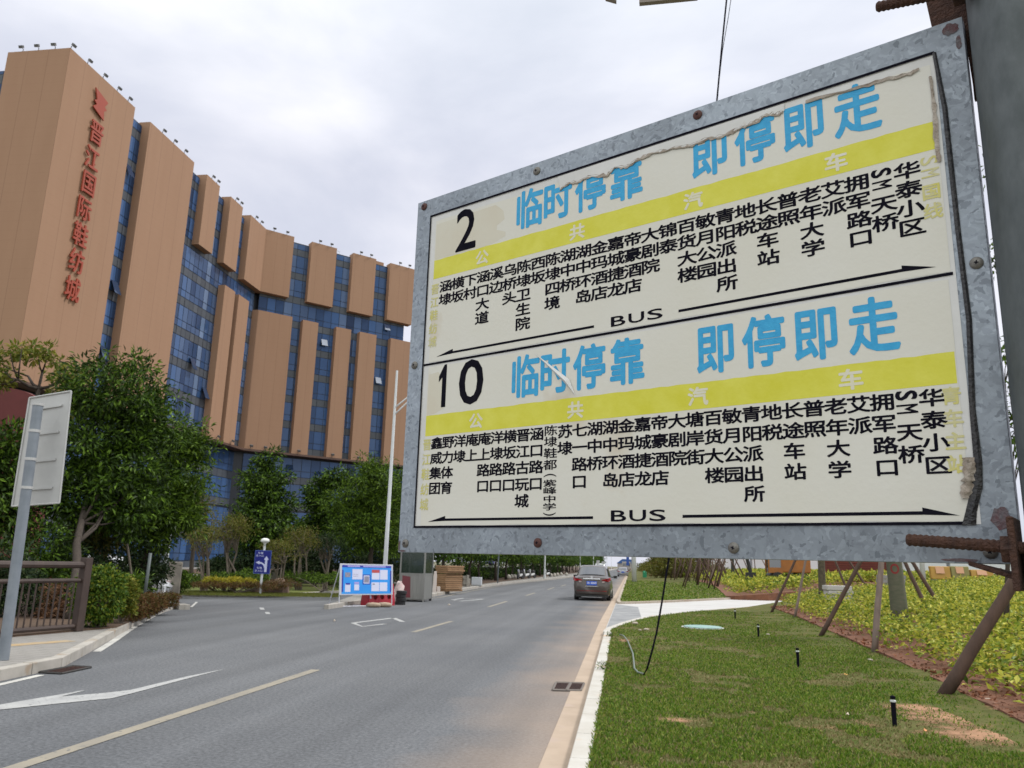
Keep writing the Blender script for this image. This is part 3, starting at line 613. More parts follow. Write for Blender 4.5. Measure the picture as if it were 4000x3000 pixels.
bed(bed_poly, 'soil'); bed(bedf_poly, 'soil')
# --- road markings
mb = MB()
for p in ([(-200, 3075), (54, 2993), (1225, 2618), (1243, 2618)], ):
    pass
def dash(mb, p, q, wd=.15): line(mb, [G(*p)[:2], G(*q)[:2]], wd)
a0, a1 = G(70, 2996)[:2], G(1234, 2617)[:2]; line(mb, [a0+(a0-a1)*.5, a1], .15)
for p, q in (((1614, 2470), (1764, 2427)), ((1908, 2371), (1980, 2349)), ((2054, 2327), (2090, 2316)), ((2140, 2303), (2165, 2295)), ((2192, 2290), (2210, 2284))): dash(mb, p, q, .13)
struct('lane_dash', mb, m_ypaint)
mb = MB(); k_ = 1400/2212
ar = [(1392, 180), (1150, 228), (800, 312), (640, 330), (375, 352), (540, 310), (490, 317), (350, 343), (200, 367), (0, 402), (-110, 424), (-100, 442), (0, 433), (350, 396), (690, 362), (840, 325), (1150, 242)]
mark(mb, [(a*k_, 2500+c*k_) for a, c in ar], .006); struct('lane_arrow', mb, m_paint2)
mb = MB(); q = lambda a, c: G(1250+a*.3165, 2080+c*.3165)[:2]
for P in ([(410, 1120), (520, 1163), (800, 1130)], [(410, 1118), (905, 1057)], [(905, 1057), (1020, 1103)], [(1632, 832), (1770, 812), (2008, 822)], [(1640, 836), (1730, 848), (2008, 825)]): line(mb, [q(*p) for p in P], .15 if P[0][0] < 1000 else .18)
for a, c in ((1022, 2378), (1044, 2395)): mb.poly([(*G(a+x, c+y)[:2], .005) for x, y in ((-10, -4), (7, -4), (12, 4), (-5, 4))])
struct('box_marking', mb, m_paint2)
# ================================================================ OFFICE BUILDING
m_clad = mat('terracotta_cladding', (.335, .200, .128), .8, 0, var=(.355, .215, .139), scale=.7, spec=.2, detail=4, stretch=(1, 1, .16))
n, l, b = nodes(m_clad); base = b.inputs['Base Color'].links[0].from_socket
co = n.new('ShaderNodeTexCoord').outputs['Object']
dp = n.new('ShaderNodeVectorMath'); dp.operation = 'DOT_PRODUCT'; dp.inputs[1].default_value = (.7071, .7071, 0); l.new(co, dp.inputs[0])
def joint(sock, period, width):
    a = n.new('ShaderNodeMath'); a.operation = 'MODULO'; a.inputs[1].default_value = period
    o_ = n.new('ShaderNodeMath'); o_.operation = 'ADD'; o_.inputs[1].default_value = 200*period; l.new(sock, o_.inputs[0]); l.new(o_.outputs[0], a.inputs[0])
    c = n.new('ShaderNodeMath'); c.operation = 'LESS_THAN'; c.inputs[1].default_value = width; l.new(a.outputs[0], c.inputs[0]); return c.outputs[0]
sz = n.new('ShaderNodeSeparateXYZ'); l.new(co, sz.inputs[0])
j1 = joint(dp.outputs['Value'], 1.52, .045); j2 = joint(sz.outputs[2], .9, .02)
ad = n.new('ShaderNodeMath'); ad.operation = 'MULTIPLY_ADD'; ad.inputs[1].default_value = .16; l.new(j2, ad.inputs[0])
j3 = n.new('ShaderNodeMath'); j3.operation = 'MULTIPLY'; j3.inputs[1].default_value = .30; l.new(j1, j3.inputs[0]); l.new(j3.outputs[0], ad.inputs[2])
k = n.new('ShaderNodeMix'); k.data_type = 'RGBA'; l.new(ad.outputs[0], k.inputs[0]); l.new(base, k.inputs[6]); k.inputs[7].default_value = (.13, .075, .05, 1); l.new(k.outputs[2], b.inputs['Base Color'])
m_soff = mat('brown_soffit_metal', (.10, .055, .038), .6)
m_mull = mat('dark_mullion', (.018, .022, .032), .4, .2)
m_glass = mat('blue_tinted_glass', (.02, .05, .15), .06, 0, island=((.013, .020, .042), (.032, .062, .135), (.046, .095, .21), (.06, .12, .26), (.018, .036, .08), (.14, .20, .32), (.026, .053, .12), (.085, .14, .26)), spec=.5)
m_glass.node_tree.nodes['Principled BSDF'].inputs['IOR'].default_value = 1.5
m_glass.node_tree.nodes['Principled BSDF'].inputs['Specular Tint'].default_value = (.45, .6, 1, 1)
m_span = mat('grey_spandrel_glass', (.08, .09, .11), .35, 0, island=((.05, .058, .07), (.085, .095, .11), (.065, .075, .09)), spec=.4)
m_redsign = mat('red_sign_letters', (.33, .052, .022), .5)
m_lampgrey = mat('floodlight_grey', (.10, .10, .10), .5)
XA = -50.6; BX = np.array([-50.7, 98.05]); BD = np.array([.7071, .7071]); BN = np.array([.7071, -.7071])   # BN points out of facade B
bld = thing('office_building', 'tall terracotta and blue glass office building with red vertical lettering', 'building', (XA, 57.5, 0))
ZT = 46.68; ZS = 15.55
def PA(y, z, o=0): return np.array([XA+o, y, z])
def PB(s, z, o=0): q = BX+BD*s+BN*o; return np.array([q[0], q[1], z])
def prism_pts(mb, pl, z0, z1): mb.prism([np.array(p) for p in pl], z0, z1)
def blockA(y0, y1, z0, z1, front=0.0):
    mb = MB(); prism_pts(mb, [(XA-1.3, y0), (XA+front, y0), (XA+front, y1), (XA-1.3, y1)], z0, z1); return obj('wall_panel', mb, m_clad, bld)
def blockB(s0, s1, z0, z1):
    mb = MB(); prism_pts(mb, [(BX+BD*s0-BN*1.3), BX+BD*s0, BX+BD*s1, BX+BD*s1-BN*1.3], z0, z1); return obj('wall_panel', mb, m_clad, bld)
mb = MB(); prism_pts(mb, [(-57, 57.55), (XA, 57.55), (XA, 67.42), (-57, 67.42)], ZS, ZT); tower = obj('wall_panel', mb, m_clad, bld, label='wide corner wall carrying the red lettering')
blockA(70.13, 78.99, ZS, ZT)
for y0, y1 in ((81.95, 85.05), (87.9, 91.15)): blockA(y0, y1, 37.65, ZT)
bend = BX+BD*.02
mb = MB(); prism_pts(mb, [(XA-1.3, 93.47), (XA, 93.47), (XA, 98.12), BX+BD*4.28, BX+BD*4.28-BN*1.3, (XA-1.3, 98.7)], 37.5, ZT); obj('wall_panel', mb, m_clad, bld)
for s0, s1 in ((6.98, 10.9), (13.55, 17.4), (19.85, 24.15)): blockB(s0, s1, 37.5, ZT)
blockA(88.9, 91.6, ZS, 35.05, 0); blockA(92.6, 95.5, ZS, 35.05)
obj_lo = MB(); prism_pts(obj_lo, [(XA-1.3, 98.3), (XA, 98.3), BX+BD*5.1, BX+BD*5.1-BN*1.3], ZS, 34.8); obj('wall_panel', obj_lo, m_clad, bld)
for s0, s1 in ((6.68, 9.0), (11.78, 14.15), (15.55, 18.32), (20.73, 31.0)): blockB(s0, s1, ZS, 34.7)
# soffit slab under the brown panels
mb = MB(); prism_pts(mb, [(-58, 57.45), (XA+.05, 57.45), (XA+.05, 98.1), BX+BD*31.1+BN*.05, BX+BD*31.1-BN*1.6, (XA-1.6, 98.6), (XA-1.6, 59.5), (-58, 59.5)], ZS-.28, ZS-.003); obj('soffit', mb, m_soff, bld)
# building mass behind the glass
core = MB()
prism_pts(core, [(-80, 59.6), (XA-1.8, 59.6), (XA-1.8, 98.9), BX+BD*23.3-BN*1.8, BX+BD*23.3-BN*16, (-80, 110)], 0, ZT-.45); obj('core', core, m_mull, bld)
core = MB(); prism_pts(core, [BX+BD*23.4-BN*1.8, BX+BD*31-BN*1.8, BX+BD*31-BN*16, BX+BD*23.4-BN*16], 0, 34.4); obj('core', core, m_mull, bld)
rndg = random.Random(11)
def curtain(P, s0, s1, z0, z1, o, width, floors):
    """P(s, z, off); glazing bars are the dark sheet seen between the panes"""
    mb = MB(); mb.poly([P(s0, z0, o-.06), P(s1, z0, o-.06), P(s1, z1, o-.06), P(s0, z1, o-.06)]); cw_ = obj('curtain_wall', mb, m_mull, bld)
    nn_ = max(1, int(round((s1-s0)/width))); dw = (s1-s0)/nn_
    rows = []
    for zc in floors: rows += [(zc-.5, zc+.5, 1), (zc+.5, zc+1.35, 0), (zc+1.35, zc+3.1, 0)]
    for (a, b_, k_) in rows:
        a, b_ = max(a, z0), min(b_, z1)
        if b_-a < .2: continue
        g = MB()
        for i in range(nn_):
            t = [rndg.uniform(-.012, .012) for _ in range(3)]
            u0, u1 = s0+dw*i+.035, s0+dw*(i+1)-.035
            q = [P(u0, a+.035, o+t[0]), P(u1, a+.035, o+t[1]), P(u1, b_-.035, o+t[1]+t[2]), P(u0, b_-.035, o+t[0]+t[2])]
            g.poly(q)
        obj('spandrel_band' if k_ else 'window_band', g, m_span if k_ else m_glass, cw_)
fl = [16.0+3.6*i for i in range(9)]
curtain(lambda y, z, o: PA(y, z, o), 67.42, 98.45, ZS, ZT-.4, -.9, .98, fl)
curtain(lambda s, z, o: PB(s, z, o), .4, 23.35, ZS, ZT-.4, -.9, 1.22, fl)
curtain(lambda s, z, o: PB(s, z, o), 23.4, 31, ZS, 34.5, -.9, 1.22, fl)
lo = [.4, 4.6, 8.4, 12.0]
curtain(lambda y, z, o: PA(y, z, o), 59.5, 98.9, 0, ZS-.3, -1.65, 1.3, lo)
curtain(lambda s, z, o: PB(s, z, o), .7, 31, 0, ZS-.3, -1.65, 1.35, lo)
curtain(lambda x, z, o: np.array([x, 59.4-o*.2, z]), -80, XA-1.7, 0, ZS-.3, -1.65, 1.3, lo)
curtain(lambda x, z, o: np.array([x, 58.6-o*.2, z]), -80, -57, ZS, ZT-1.0, -.9, 1.3, fl)
# tilted open casements
def sash(P, s, z, o, w_=1.0, h_=1.5, ang=24, mt=None):
    dz, do = h_*math.cos(R(ang)), h_*math.sin(R(ang)); mb = MB()
    top = [P(s-w_/2, z+h_/2, o+.02), P(s+w_/2, z+h_/2, o+.02)]; bot = [P(s+w_/2, z+h_/2-dz, o+do), P(s-w_/2, z+h_/2-dz, o+do)]
    mb.extr(top+bot, P(0, 0, .04)-P(0, 0, 0)); obj('open_casement', mb, mt or m_glass, bld)
m_glint = mat('sky_lit_casement_glass', (.08, .12, .22), .1, 0, spec=.8); m_glint.node_tree.nodes['Principled BSDF'].inputs['IOR'].default_value = 2.2
for y, z in ((68.7, 40.2), (69.2, 27.6), (68.9, 20.7), (84.8, 23.6), (88.2, 20.8)): sash(lambda a, b_, o: PA(a, b_, o), y, z, -.85)
for s, z in ((20.3, 36.4), (19.4, 27.9), (10.4, 32.1), (7.2, 13.6), (11.5, 13.0)): sash(lambda a, b_, o: PB(a, b_, o), s, z, -.85 if z > 15 else -1.6, ang=26, w_=.9, h_=1.1, mt=m_glint if z > 15 else None)
# floodlights along the parapet and the lower edge
def flood(p, out):
    out = np.array([out[0], out[1], 0]); mb = MB(); p = np.array(p, float)
    mb.tube([p, p+[0, 0, .32], p+out*.18+[0, 0, .40]], .035, 6)
    sd_ = np.array([-out[1], out[0], 0]); c = p+out*.12+[0, 0, .34]
    mb.obox(c-sd_*.2, sd_*.4, out*.20+np.array([0, 0, -.12]), out*.1+np.array([0, 0, .22])); obj('floodlight', mb, m_lampgrey, bld)
for x in (-55.6, -54.0, -52.3): flood((x, 57.7, ZT), (0, -1))
for y in (57.8, 60.1, 62.4, 64.6, 66.4, 72.6, 74.8, 77.0, 83.3, 84.5, 89.4, 90.6, 95.0, 96.6): flood((XA-.15, y, ZT), (1, 0))
for s in (1.3, 3.2, 8.2, 10.0, 14.8, 16.5, 21.5, 23.2): flood(PB(s, ZT, -.15), BN)
for s, in ((1.0,), (2.9,), (7.6,), (12.6,), (16.6,), (22.0,)): flood(PB(s, ZS-.0, .1), BN)
for y in (90.8, 94.4): flood(PA(y, ZS, .1), (1, 0))
# red lettering and emblem on stand-off rods
letters = [('晋', 381.6, 520), ('江', 364, 620), ('国', 351, 717), ('际', 333, 815), ('鞋', 319, 918), ('纺', 304, 1020), ('城', 287, 1129)]
def YZ(px, py, o=.3):
    d = ray(px, py); t = (XA+o)/d[0]; q = EYE+d*t; return q[1], q[2]
for ch, px, py in letters:
    y, z = YZ(px, py); mb = MB()
    put(mb, ch, 0, 0, 2.0, 2.4, lambda u, v: PA(y+u, z+v, .12), .012, d=np.array([.13, 0, 0]))
    for du in (-.6, .6): mb.tube([PA(y+du, z-.3, 0), PA(y+du, z-.3, .15)], .04, 5)
    obj('red_character', mb, m_redsign, bld)
y, z = YZ(396, 411); mb = MB()
em = [(-1.05, 2.1), (1.05, 1.3), (.62, .25), (1.0, -.1), (.62, -.55), (.78, -2.0), (-1.05, -1.1), (-.58, -.35), (-1.0, .05), (-.62, .45)]
mb.extr([PA(y+a*.92, z+c*.62, .12) for a, c in em], (.13, 0, 0)); obj('red_emblem', mb, m_redsign, bld)
mb = MB(); mb.box(*(BX+BD*19-BN*3), ZT-.45, 1.6, 1.6, 1.1, R(45)); obj('roof_box', mb, m_clad, bld)
mb = MB()
for s in (10.6, 11.6, 12.6): mb.tube([PB(s, ZT-.45, -3), PB(s, ZT+.9, -3)], .04, 5)
mb.tube([PB(10.6, ZT+.9, -3), PB(12.6, ZT+.9, -3)], .04, 5); obj('roof_rail', mb, m_white, bld)
# ================================================================ VEGETATION
rg = np.random.default_rng(7)
def leafmat(name, cols, rough=.5, trans=.25, spec=.4): return mat(name, cols[0], rough, 0, island=cols, trans=trans, spec=spec*.5)
m_lfA = leafmat('deep_green_leaf', [(.012, .024, .004), (.022, .046, .005), (.036, .072, .007), (.062, .122, .010), (.15, .25, .024)], trans=.15)
m_lfB = leafmat('mid_green_leaf', [(.020, .038, .005), (.040, .075, .008), (.060, .110, .010), (.095, .165, .014), (.18, .28, .024)], trans=.17)
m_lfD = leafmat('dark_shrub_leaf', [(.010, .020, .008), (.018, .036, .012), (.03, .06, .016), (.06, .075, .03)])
m_lfY = leafmat('olive_yellow_leaf', [(.07, .085, .015), (.12, .13, .02), (.17, .165, .03), (.11, .07, .03)])
m_lfF = leafmat('yellow_green_leaf', [(.10, .14, .02), (.16, .2, .03), (.25, .22, .03), (.08, .12, .02)])
m_lfV = leafmat('variegated_leaf', [(.06, .115, .012), (.23, .29, .03), (.52, .50, .06), (.66, .62, .12), (.11, .20, .016), (.38, .41, .05), (.07, .13, .012), (.45, .46, .06)], trans=.3)
m_lfH = leafmat('reddish_hedge_leaf', [(.08, .035, .015), (.13, .06, .022), (.09, .085, .02), (.17, .075, .03), (.07, .09, .018)])
m_lfR = leafmat('row_tree_leaf', [(.016, .040, .008), (.032, .078, .011), (.058, .12, .017), (.09, .165, .022)])
m_bark = mat('grey_brown_bark', (.035, .026, .020), .95, 0, var=(.065, .05, .038), scale=6, bump=.8, bscale=30, stretch=(3, 3, .6))
m_twig = mat('grey_twig', (.17, .14, .11), .9, 0, var=(.10, .08, .06), scale=8)
m_wrap = mat('dark_trunk_wrap', (.025, .03, .025), .9, 0, var=(.05, .055, .045), scale=14, bump=.5)
m_lfG = leafmat('clipped_variegated_leaf', [(.03, .07, .01), (.06, .12, .015), (.12, .19, .02), (.26, .28, .03)])
def unit(a): return a/(np.linalg.norm(a, axis=-1, keepdims=True)+1e-9)
def leafobj(name, P, D, U, Ls, Ws, m, parent=None, kind=None, fold=.18):
    n = len(P); S = unit(np.cross(D, U)); Nn = np.cross(S, D)
    Ls, Ws = np.asarray(Ls)[:, None], np.asarray(Ws)[:, None]
    V = np.empty((n, 4, 3)); V[:, 0] = P; V[:, 2] = P+D*Ls-Nn*Ls*.12
    V[:, 1] = P+D*Ls*.48+S*Ws*.5+Nn*Ws*fold; V[:, 3] = P+D*Ls*.48-S*Ws*.5+Nn*Ws*fold
    if parent is not None: V -= ORIG.get(parent.name, np.zeros(3))
    me = bpy.data.meshes.new(name); me.vertices.add(4*n); me.vertices.foreach_set('co', V.ravel().astype('f'))
    me.loops.add(4*n); me.loops.foreach_set('vertex_index', np.arange(4*n, dtype='i')); me.polygons.add(n); me.polygons.foreach_set('loop_start', np.arange(0, 4*n, 4, dtype='i'))
    me.update(calc_edges=True); me.materials.append(m); me.polygons.foreach_set('use_smooth', np.zeros(n, bool))
    o = bpy.data.objects.new(name, me); link(o, parent)
    if kind: o['kind'] = kind
    return o
def ell(px, py, rpx, rpy, rng, dep=1.0):
    c = AT(px, py, rng); k = np.linalg.norm(c-EYE)/FPX; return (c, np.array([rpx*k, rpx*k*dep, rpy*k]))
def cloud(ells, nc, nl, cr_, lean=.35, hollow=.42, up=.35):
    """leaf bases, directions and upward sides: nc clumps of nl leaves spread near the surface of the ellipsoids"""
    wts = np.array([(e[1][0]*e[1][1]*e[1][2])**(2/3) for e in ells]); wts /= wts.sum()
    k = rg.choice(len(ells), nc, p=wts); C0 = np.array([ells[i][0] for i in k]); Rr = np.array([ells[i][1] for i in k])
    dr_ = unit(rg.normal(size=(nc, 3))); rad = rg.random(nc)**hollow; ph = rg.uniform(0, 6.28, 6); lump = .20*(np.sin(dr_[:, 0]*5+ph[0])*np.sin(dr_[:, 1]*5+ph[1])+np.sin(dr_[:, 2]*6+ph[2])*np.sin(dr_[:, 0]*4+ph[3]))
    lump = lump*(hollow > .3)
    C1 = C0+dr_*Rr*rad[:, None]*(1+lump[:, None]+rg.normal(0, .07, (nc, 1)))
    n = nc*nl; P = np.repeat(C1, nl, 0); O = np.repeat(dr_, nl, 0); q = unit(rg.normal(size=(n, 3)))
    P = P+q*(rg.random((n, 1))**.6)*cr_*np.array([1.15, 1.15, .7])
    D = unit(q*.9+O*lean+rg.normal(0, .35, (n, 3))+np.array([0, 0, -.15])); U = unit(rg.normal(0, .45, (n, 3))+np.array([0, 0, 1.0])*up*2+O*.6)
    return P, D, U, C1
def crown(parent, ells, m, nc, nl, cr_, ll, lw, name='crown', **k):
    P, D, U, C1 = cloud(ells, nc, nl, cr_, **k); n = len(P)
    leafobj(name, P, D, U, ll*rg.uniform(.7, 1.25, n), lw*rg.uniform(.75, 1.2, n), m, parent); return C1
def limbs(parent, base, top, r0, ends, r1=.035, m=m_bark, name='trunk', wob=.12):
    base, top = np.array(base, float), np.array(top, float); mb = MB(); L_ = np.linalg.norm(top-base)
    pts = [base+(top-base)*t+np.array([rg.normal(0, wob)*t*(1-t)*2, rg.normal(0, wob)*t*(1-t)*2, 0]) for t in np.linspace(0, 1, 7)]
    rad = [r0*(1.35 if i == 0 else 1-.5*i/6) for i in range(7)]; mb.tube(pts, rad, 9)
    for e_ in ends:
        j = rg.integers(3, 7); a = pts[j]; mid = a+(e_-a)*.5+np.array([0, 0, -.05*np.linalg.norm(e_-a)])+rg.normal(0, .06, 3)
        e_ = a+(e_-a)*.82; mb.tube([a, mid, e_], [rad[j]*.55, rad[j]*.34, r1*.35], 6)
    return obj(name, mb, m, parent, smooth=True)
def tree(name, label, base, top, r0, ells, m, nc, nl, cr_, ll, lw, cat='tree', group=None, nlimb=6, **k):
    t = thing(name, label, cat, base, 0, group)
    C1 = crown(t, ells, m, nc, nl, cr_, ll, lw, **k)
    limbs(t, base, top, r0, C1[rg.choice(len(C1), min(nlimb, len(C1)), replace=False)]); return t
def bush(name, label, ells, m, nc, nl, cr_, ll, lw, cat='shrub', group=None, z=.17, **k):
    c = np.mean([e[0] for e in ells], 0); b_ = np.array([c[0], c[1], z]); t = thing(name, label, cat, b_, 0, group)
    C1 = crown(t, ells, m, nc, nl, cr_, ll, lw, name='foliage', **k); mb = MB()
    for e_ in C1[rg.choice(len(C1), min(7, len(C1)), replace=False)]: mb.tube([b_+rg.normal(0, .05, 3)*[1, 1, 0], (b_+e_)/2+rg.normal(0, .06, 3), e_], [.022, .016, .006], 5)
    obj('stems', mb, m_twig, t); return t
# --- the planting on the left corner
b1 = G(283, 2418, .175)
tree('leafy_tree', 'tall dark green leafy tree rising behind the brown railing at the left', b1, AT(345, 1900, 26.0), .125,
     [ell(470, 1530, 175, 145, 26), ell(360, 1700, 150, 150, 25.6), ell(560, 1690, 130, 150, 26), ell(330, 1880, 130, 120, 25.4), ell(500, 1880, 170, 130, 25.8), ell(470, 2000, 110, 70, 25.6), ell(340, 1985, 95, 65, 25.2)], m_lfA, 440, 40, .36, .20, .068)
b2 = np.array([*AT(545, 2200, 28.5)[:2], .175])
tree('leafy_tree', 'broad green tree with drooping crown just right of the tallest leafy tree', b2, AT(640, 1880, 28.5), .12,
     [ell(680, 1720, 105, 110, 28.5), ell(720, 1830, 95, 120, 28.5), ell(610, 1960, 150, 115, 28.2), ell(690, 2020, 85, 85, 28), ell(590, 2080, 90, 50, 28)], m_lfB, 300, 38, .36, .20, .068)
b3 = np.array([*AT(-60, 2300, 25)[:2], .175])
tree('leafy_tree', 'dark green tree at the left frame edge behind the blank traffic sign', b3, AT(0, 1900, 25), .12,
     [ell(10, 1760, 110, 130, 25), ell(-90, 1900, 150, 160, 25), ell(60, 1960, 120, 130, 25)], m_lfA, 220, 30, .35, .22, .075)
b4 = np.array([*AT(100, 2200, 31)[:2], .175]); t4 = thing('sparse_tree', 'slender sparse tree with bare spreading branches and yellow green leaf tufts', 'tree', b4)
fork = AT(150, 1520, 31); mb = MB(); mb.tube([b4, AT(125, 1800, 31), fork], [.11, .09, .065], 8)
tufts = [(-20, 1405), (40, 1380), (85, 1362), (150, 1395), (190, 1372), (235, 1400), (265, 1430), (300, 1465), (20, 1455), (-10, 1500), (255, 1475)]
prim = [AT(70, 1482, 30.6), AT(165, 1455, 31.3), AT(235, 1488, 30.8), AT(110, 1470, 31.8)]
for q in prim: mb.tube([fork, (fork+q)/2+[0, 0, -.06], q], [.06, .05, .038], 6)
for px, py in tufts:
    e_ = AT(px, py, 31+rg.uniform(-.8, .8)); q = min(prim, key=lambda a: np.linalg.norm(a-e_)); mb.tube([q, (q+e_)/2+[0, 0, -.08], e_], [.034, .024, .012], 5)
obj('trunk', mb, m_bark, t4, smooth=True)
crown(t4, [ell(px, py, 42, 20, 31) for px, py in tufts], m_lfF, 60, 15, .22, .24, .09)
b5 = np.array([*AT(430, 2250, 33)[:2], .175])
tree('sparse_tree', 'pale yellow green young tree half hidden behind the tallest leafy tree', b5, AT(320, 1520, 33), .07, [ell(280, 1500, 70, 80, 33), ell(320, 1580, 70, 60, 33)], m_lfF, 60, 18, .28, .22, .085)
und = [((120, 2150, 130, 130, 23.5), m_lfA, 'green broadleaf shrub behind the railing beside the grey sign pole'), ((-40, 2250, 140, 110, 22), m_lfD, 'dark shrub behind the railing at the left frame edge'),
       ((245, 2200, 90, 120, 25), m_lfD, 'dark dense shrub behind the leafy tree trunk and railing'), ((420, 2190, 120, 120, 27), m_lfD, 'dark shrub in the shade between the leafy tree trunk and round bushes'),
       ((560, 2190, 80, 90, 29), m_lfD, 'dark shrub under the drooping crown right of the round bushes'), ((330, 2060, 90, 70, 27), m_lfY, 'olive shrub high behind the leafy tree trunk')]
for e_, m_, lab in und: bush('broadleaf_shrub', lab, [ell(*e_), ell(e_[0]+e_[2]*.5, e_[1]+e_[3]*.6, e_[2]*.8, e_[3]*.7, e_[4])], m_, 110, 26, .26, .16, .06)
bush('round_bush', 'large round clipped variegated bush by the end post of the railing', [ell(388, 2325, 76, 92, 18.6)], m_lfG, 330, 20, .09, .075, .045, cat='bush', hollow=.12)
bush('round_bush', 'small round yellow tipped bush beside the larger clipped bush', [ell(483, 2328, 42, 60, 19.6)], m_lfF, 190, 20, .08, .075, .045, cat='bush', hollow=.12)
bush('leafy_shrub', 'bright green strappy plant behind the reddish hedge corner', [ell(520, 2292, 40, 30, 23)], m_lfB, 40, 18, .15, .2, .035)
hp = [(520, 2372, 38, 42, 20.2), (560, 2364, 40, 40, 21), (605, 2354, 40, 34, 22.2), (655, 2342, 36, 24, 24.5)]
bush('clipped_hedge', 'low reddish brown hedge along the curved kerb corner', [ell(*q) for q in hp], m_lfH, 330, 22, .09, .06, .03, cat='hedge', hollow=.2)
mb = MB(); k_ = 0
P = []
for i in range(520):
    t_ = rg.random(); c = AT(150+115*t_, 2400, 20.9+rg.uniform(.0, 1.2)); P.append([c[0], c[1], .19+rg.random()**2*.75])
P = np.array(P); D = unit(rg.normal(size=P.shape)*[1, 1, .5]); leafobj('dry_leaf_heap', P, D, unit(rg.normal(size=P.shape)+[0, 0, 1]), .2*rg.uniform(.6, 1.2, len(P)), .06*rg.uniform(.6, 1.2, len(P)), leafmat('dry_leaf', [(.12, .06, .03), (.2, .11, .06), (.08, .04, .02)]), None, 'stuff')
# --- island trees and shrubs
def isl(px, rng): return np.array([*AT(px, 2290, rng)[:2], .15])
tree('conical_tree', 'cone shaped dark green tree standing before the blue glass, behind the blue direction sign', isl(1035, 46), AT(1035, 1960, 46), .16,
     [ell(1040, 1800, 50, 50, 46), ell(1035, 1890, 95, 70, 46), ell(1020, 2000, 120, 80, 46), ell(1040, 2090, 150, 80, 46)], m_lfA, 480, 26, .34, .26, .10)
tree('bushy_tree', 'dark rounded tree left of the white street lamp with a notched crown', isl(1290, 48), AT(1290, 2000, 48), .16,
     [ell(1315, 1870, 58, 45, 48), ell(1245, 1930, 55, 60, 48), ell(1300, 2030, 90, 70, 48), ell(1210, 2085, 70, 60, 48)], m_lfA, 340, 26, .34, .26, .10)
tree('feathery_tree', 'bright feathery green tree directly behind the white street lamp', isl(1450, 43), AT(1450, 1980, 43), .15,
     [ell(1460, 1860, 90, 80, 43), ell(1390, 1960, 110, 80, 43), ell(1500, 1980, 100, 120, 43), ell(1420, 2080, 130, 70, 43), ell(1530, 2090, 70, 80, 43)], m_lfB, 560, 28, .33, .25, .06)
tree('bushy_tree', 'dark tree showing between the street lamp and the bus stop board', isl(1580, 47), AT(1580, 2000, 47), .15, [ell(1570, 1930, 80, 90, 47), ell(1600, 2060, 80, 90, 47)], m_lfA, 150, 26, .34, .26, .10)
tree('olive_tree', 'olive yellow tree between the leafy trees and the glass podium', isl(745, 42), AT(745, 2000, 42), .12, [ell(735, 1950, 55, 75, 42), ell(770, 2020, 60, 65, 42)], m_lfY, 120, 22, .33, .2, .06)
def bare(label, px, w_, topy, rng, m, nleaf=40):
    b_ = isl(px, rng); t = thing('thin_tree', label, 'tree', b_); mb = MB(); ends = []
    for s_ in range(4):
        a = AT(px+rg.uniform(-.5, .5)*w_*.3, 2250, rng); a[2] = .15
        p0 = b_+np.array([rg.normal(0, .12), rg.normal(0, .1), 0]); p1 = AT(px+rg.uniform(-.4, .4)*w_, (2250+topy)/2+20, rng); mb.tube([p0, (p0+p1)/2+rg.normal(0, .08, 3), p1], [.06, .045, .035], 6)
        for q in range(7):
            e_ = AT(px+rg.uniform(-.75, .75)*w_, topy+rg.uniform(0, 60), rng+rg.uniform(-.6, .6)); ends.append(e_); mb.tube([p1, (p1+e_)/2+rg.normal(0, .1, 3), e_], [.03, .018, .006], 5)
    obj('trunk', mb, m_twig, t); crown(t, [(np.array(e_), np.array([.45, .45, .3])) for e_ in ends], m, nleaf, 14, .25, .11, .04)
bare('thin grey multi stemmed tree in front of the dark podium glass at the left', 790, 70, 2070, 37, m_lfY, 120)
bare('thin brown tipped tree left of the blue direction sign', 900, 75, 2030, 38, m_lfY, 150)
bare('low leafless shrub tree right of the blue direction sign', 1090, 70, 2120, 38.5, m_lfY, 110)
bare('orange tinged slender tree under the bushy crowns right of the direction sign', 1175, 60, 2070, 40, m_lfY, 130)
bare('dim slender tree left of the blue notice board', 1270, 55, 2090, 41, m_lfD, 110)
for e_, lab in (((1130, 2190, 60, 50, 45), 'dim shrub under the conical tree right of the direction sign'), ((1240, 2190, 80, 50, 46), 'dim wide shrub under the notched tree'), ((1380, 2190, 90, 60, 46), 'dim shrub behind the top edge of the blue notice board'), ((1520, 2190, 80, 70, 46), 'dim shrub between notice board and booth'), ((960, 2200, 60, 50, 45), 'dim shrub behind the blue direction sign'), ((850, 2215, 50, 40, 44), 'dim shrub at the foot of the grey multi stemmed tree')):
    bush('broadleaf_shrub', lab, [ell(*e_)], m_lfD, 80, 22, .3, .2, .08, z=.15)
bush('round_bush', 'round dark green clipped bush beside the stone post', [ell(705, 2268, 34, 33, 34)], m_lfB, 170, 18, .1, .08, .045, cat='bush', z=.15, hollow=.15)
bush('round_bush', 'wide bright green clipped mound behind the direction sign post', [ell(975, 2258, 70, 28, 37.5)], m_lfB, 200, 18, .12, .09, .045, cat='bush', z=.15, hollow=.15)
bush('clipped_hedge', 'low green hedge on the island between the round bush and the mound', [ell(770, 2262, 55, 16, 37.5), ell(850, 2258, 65, 18, 37.5), ell(900, 2255, 60, 20, 38)], m_lfB, 300, 18, .13, .08, .04, cat='hedge', z=.15)
bush('clipped_hedge', 'long green hedge on the island behind the notice board', [ell(1150, 2254, 60, 14, 40), ell(1240, 2256, 70, 15, 40), ell(1320, 2258, 60, 18, 39), ell(1340, 2280, 25, 28, 35)], m_lfB, 300, 18, .13, .09, .04, cat='hedge', z=.15)
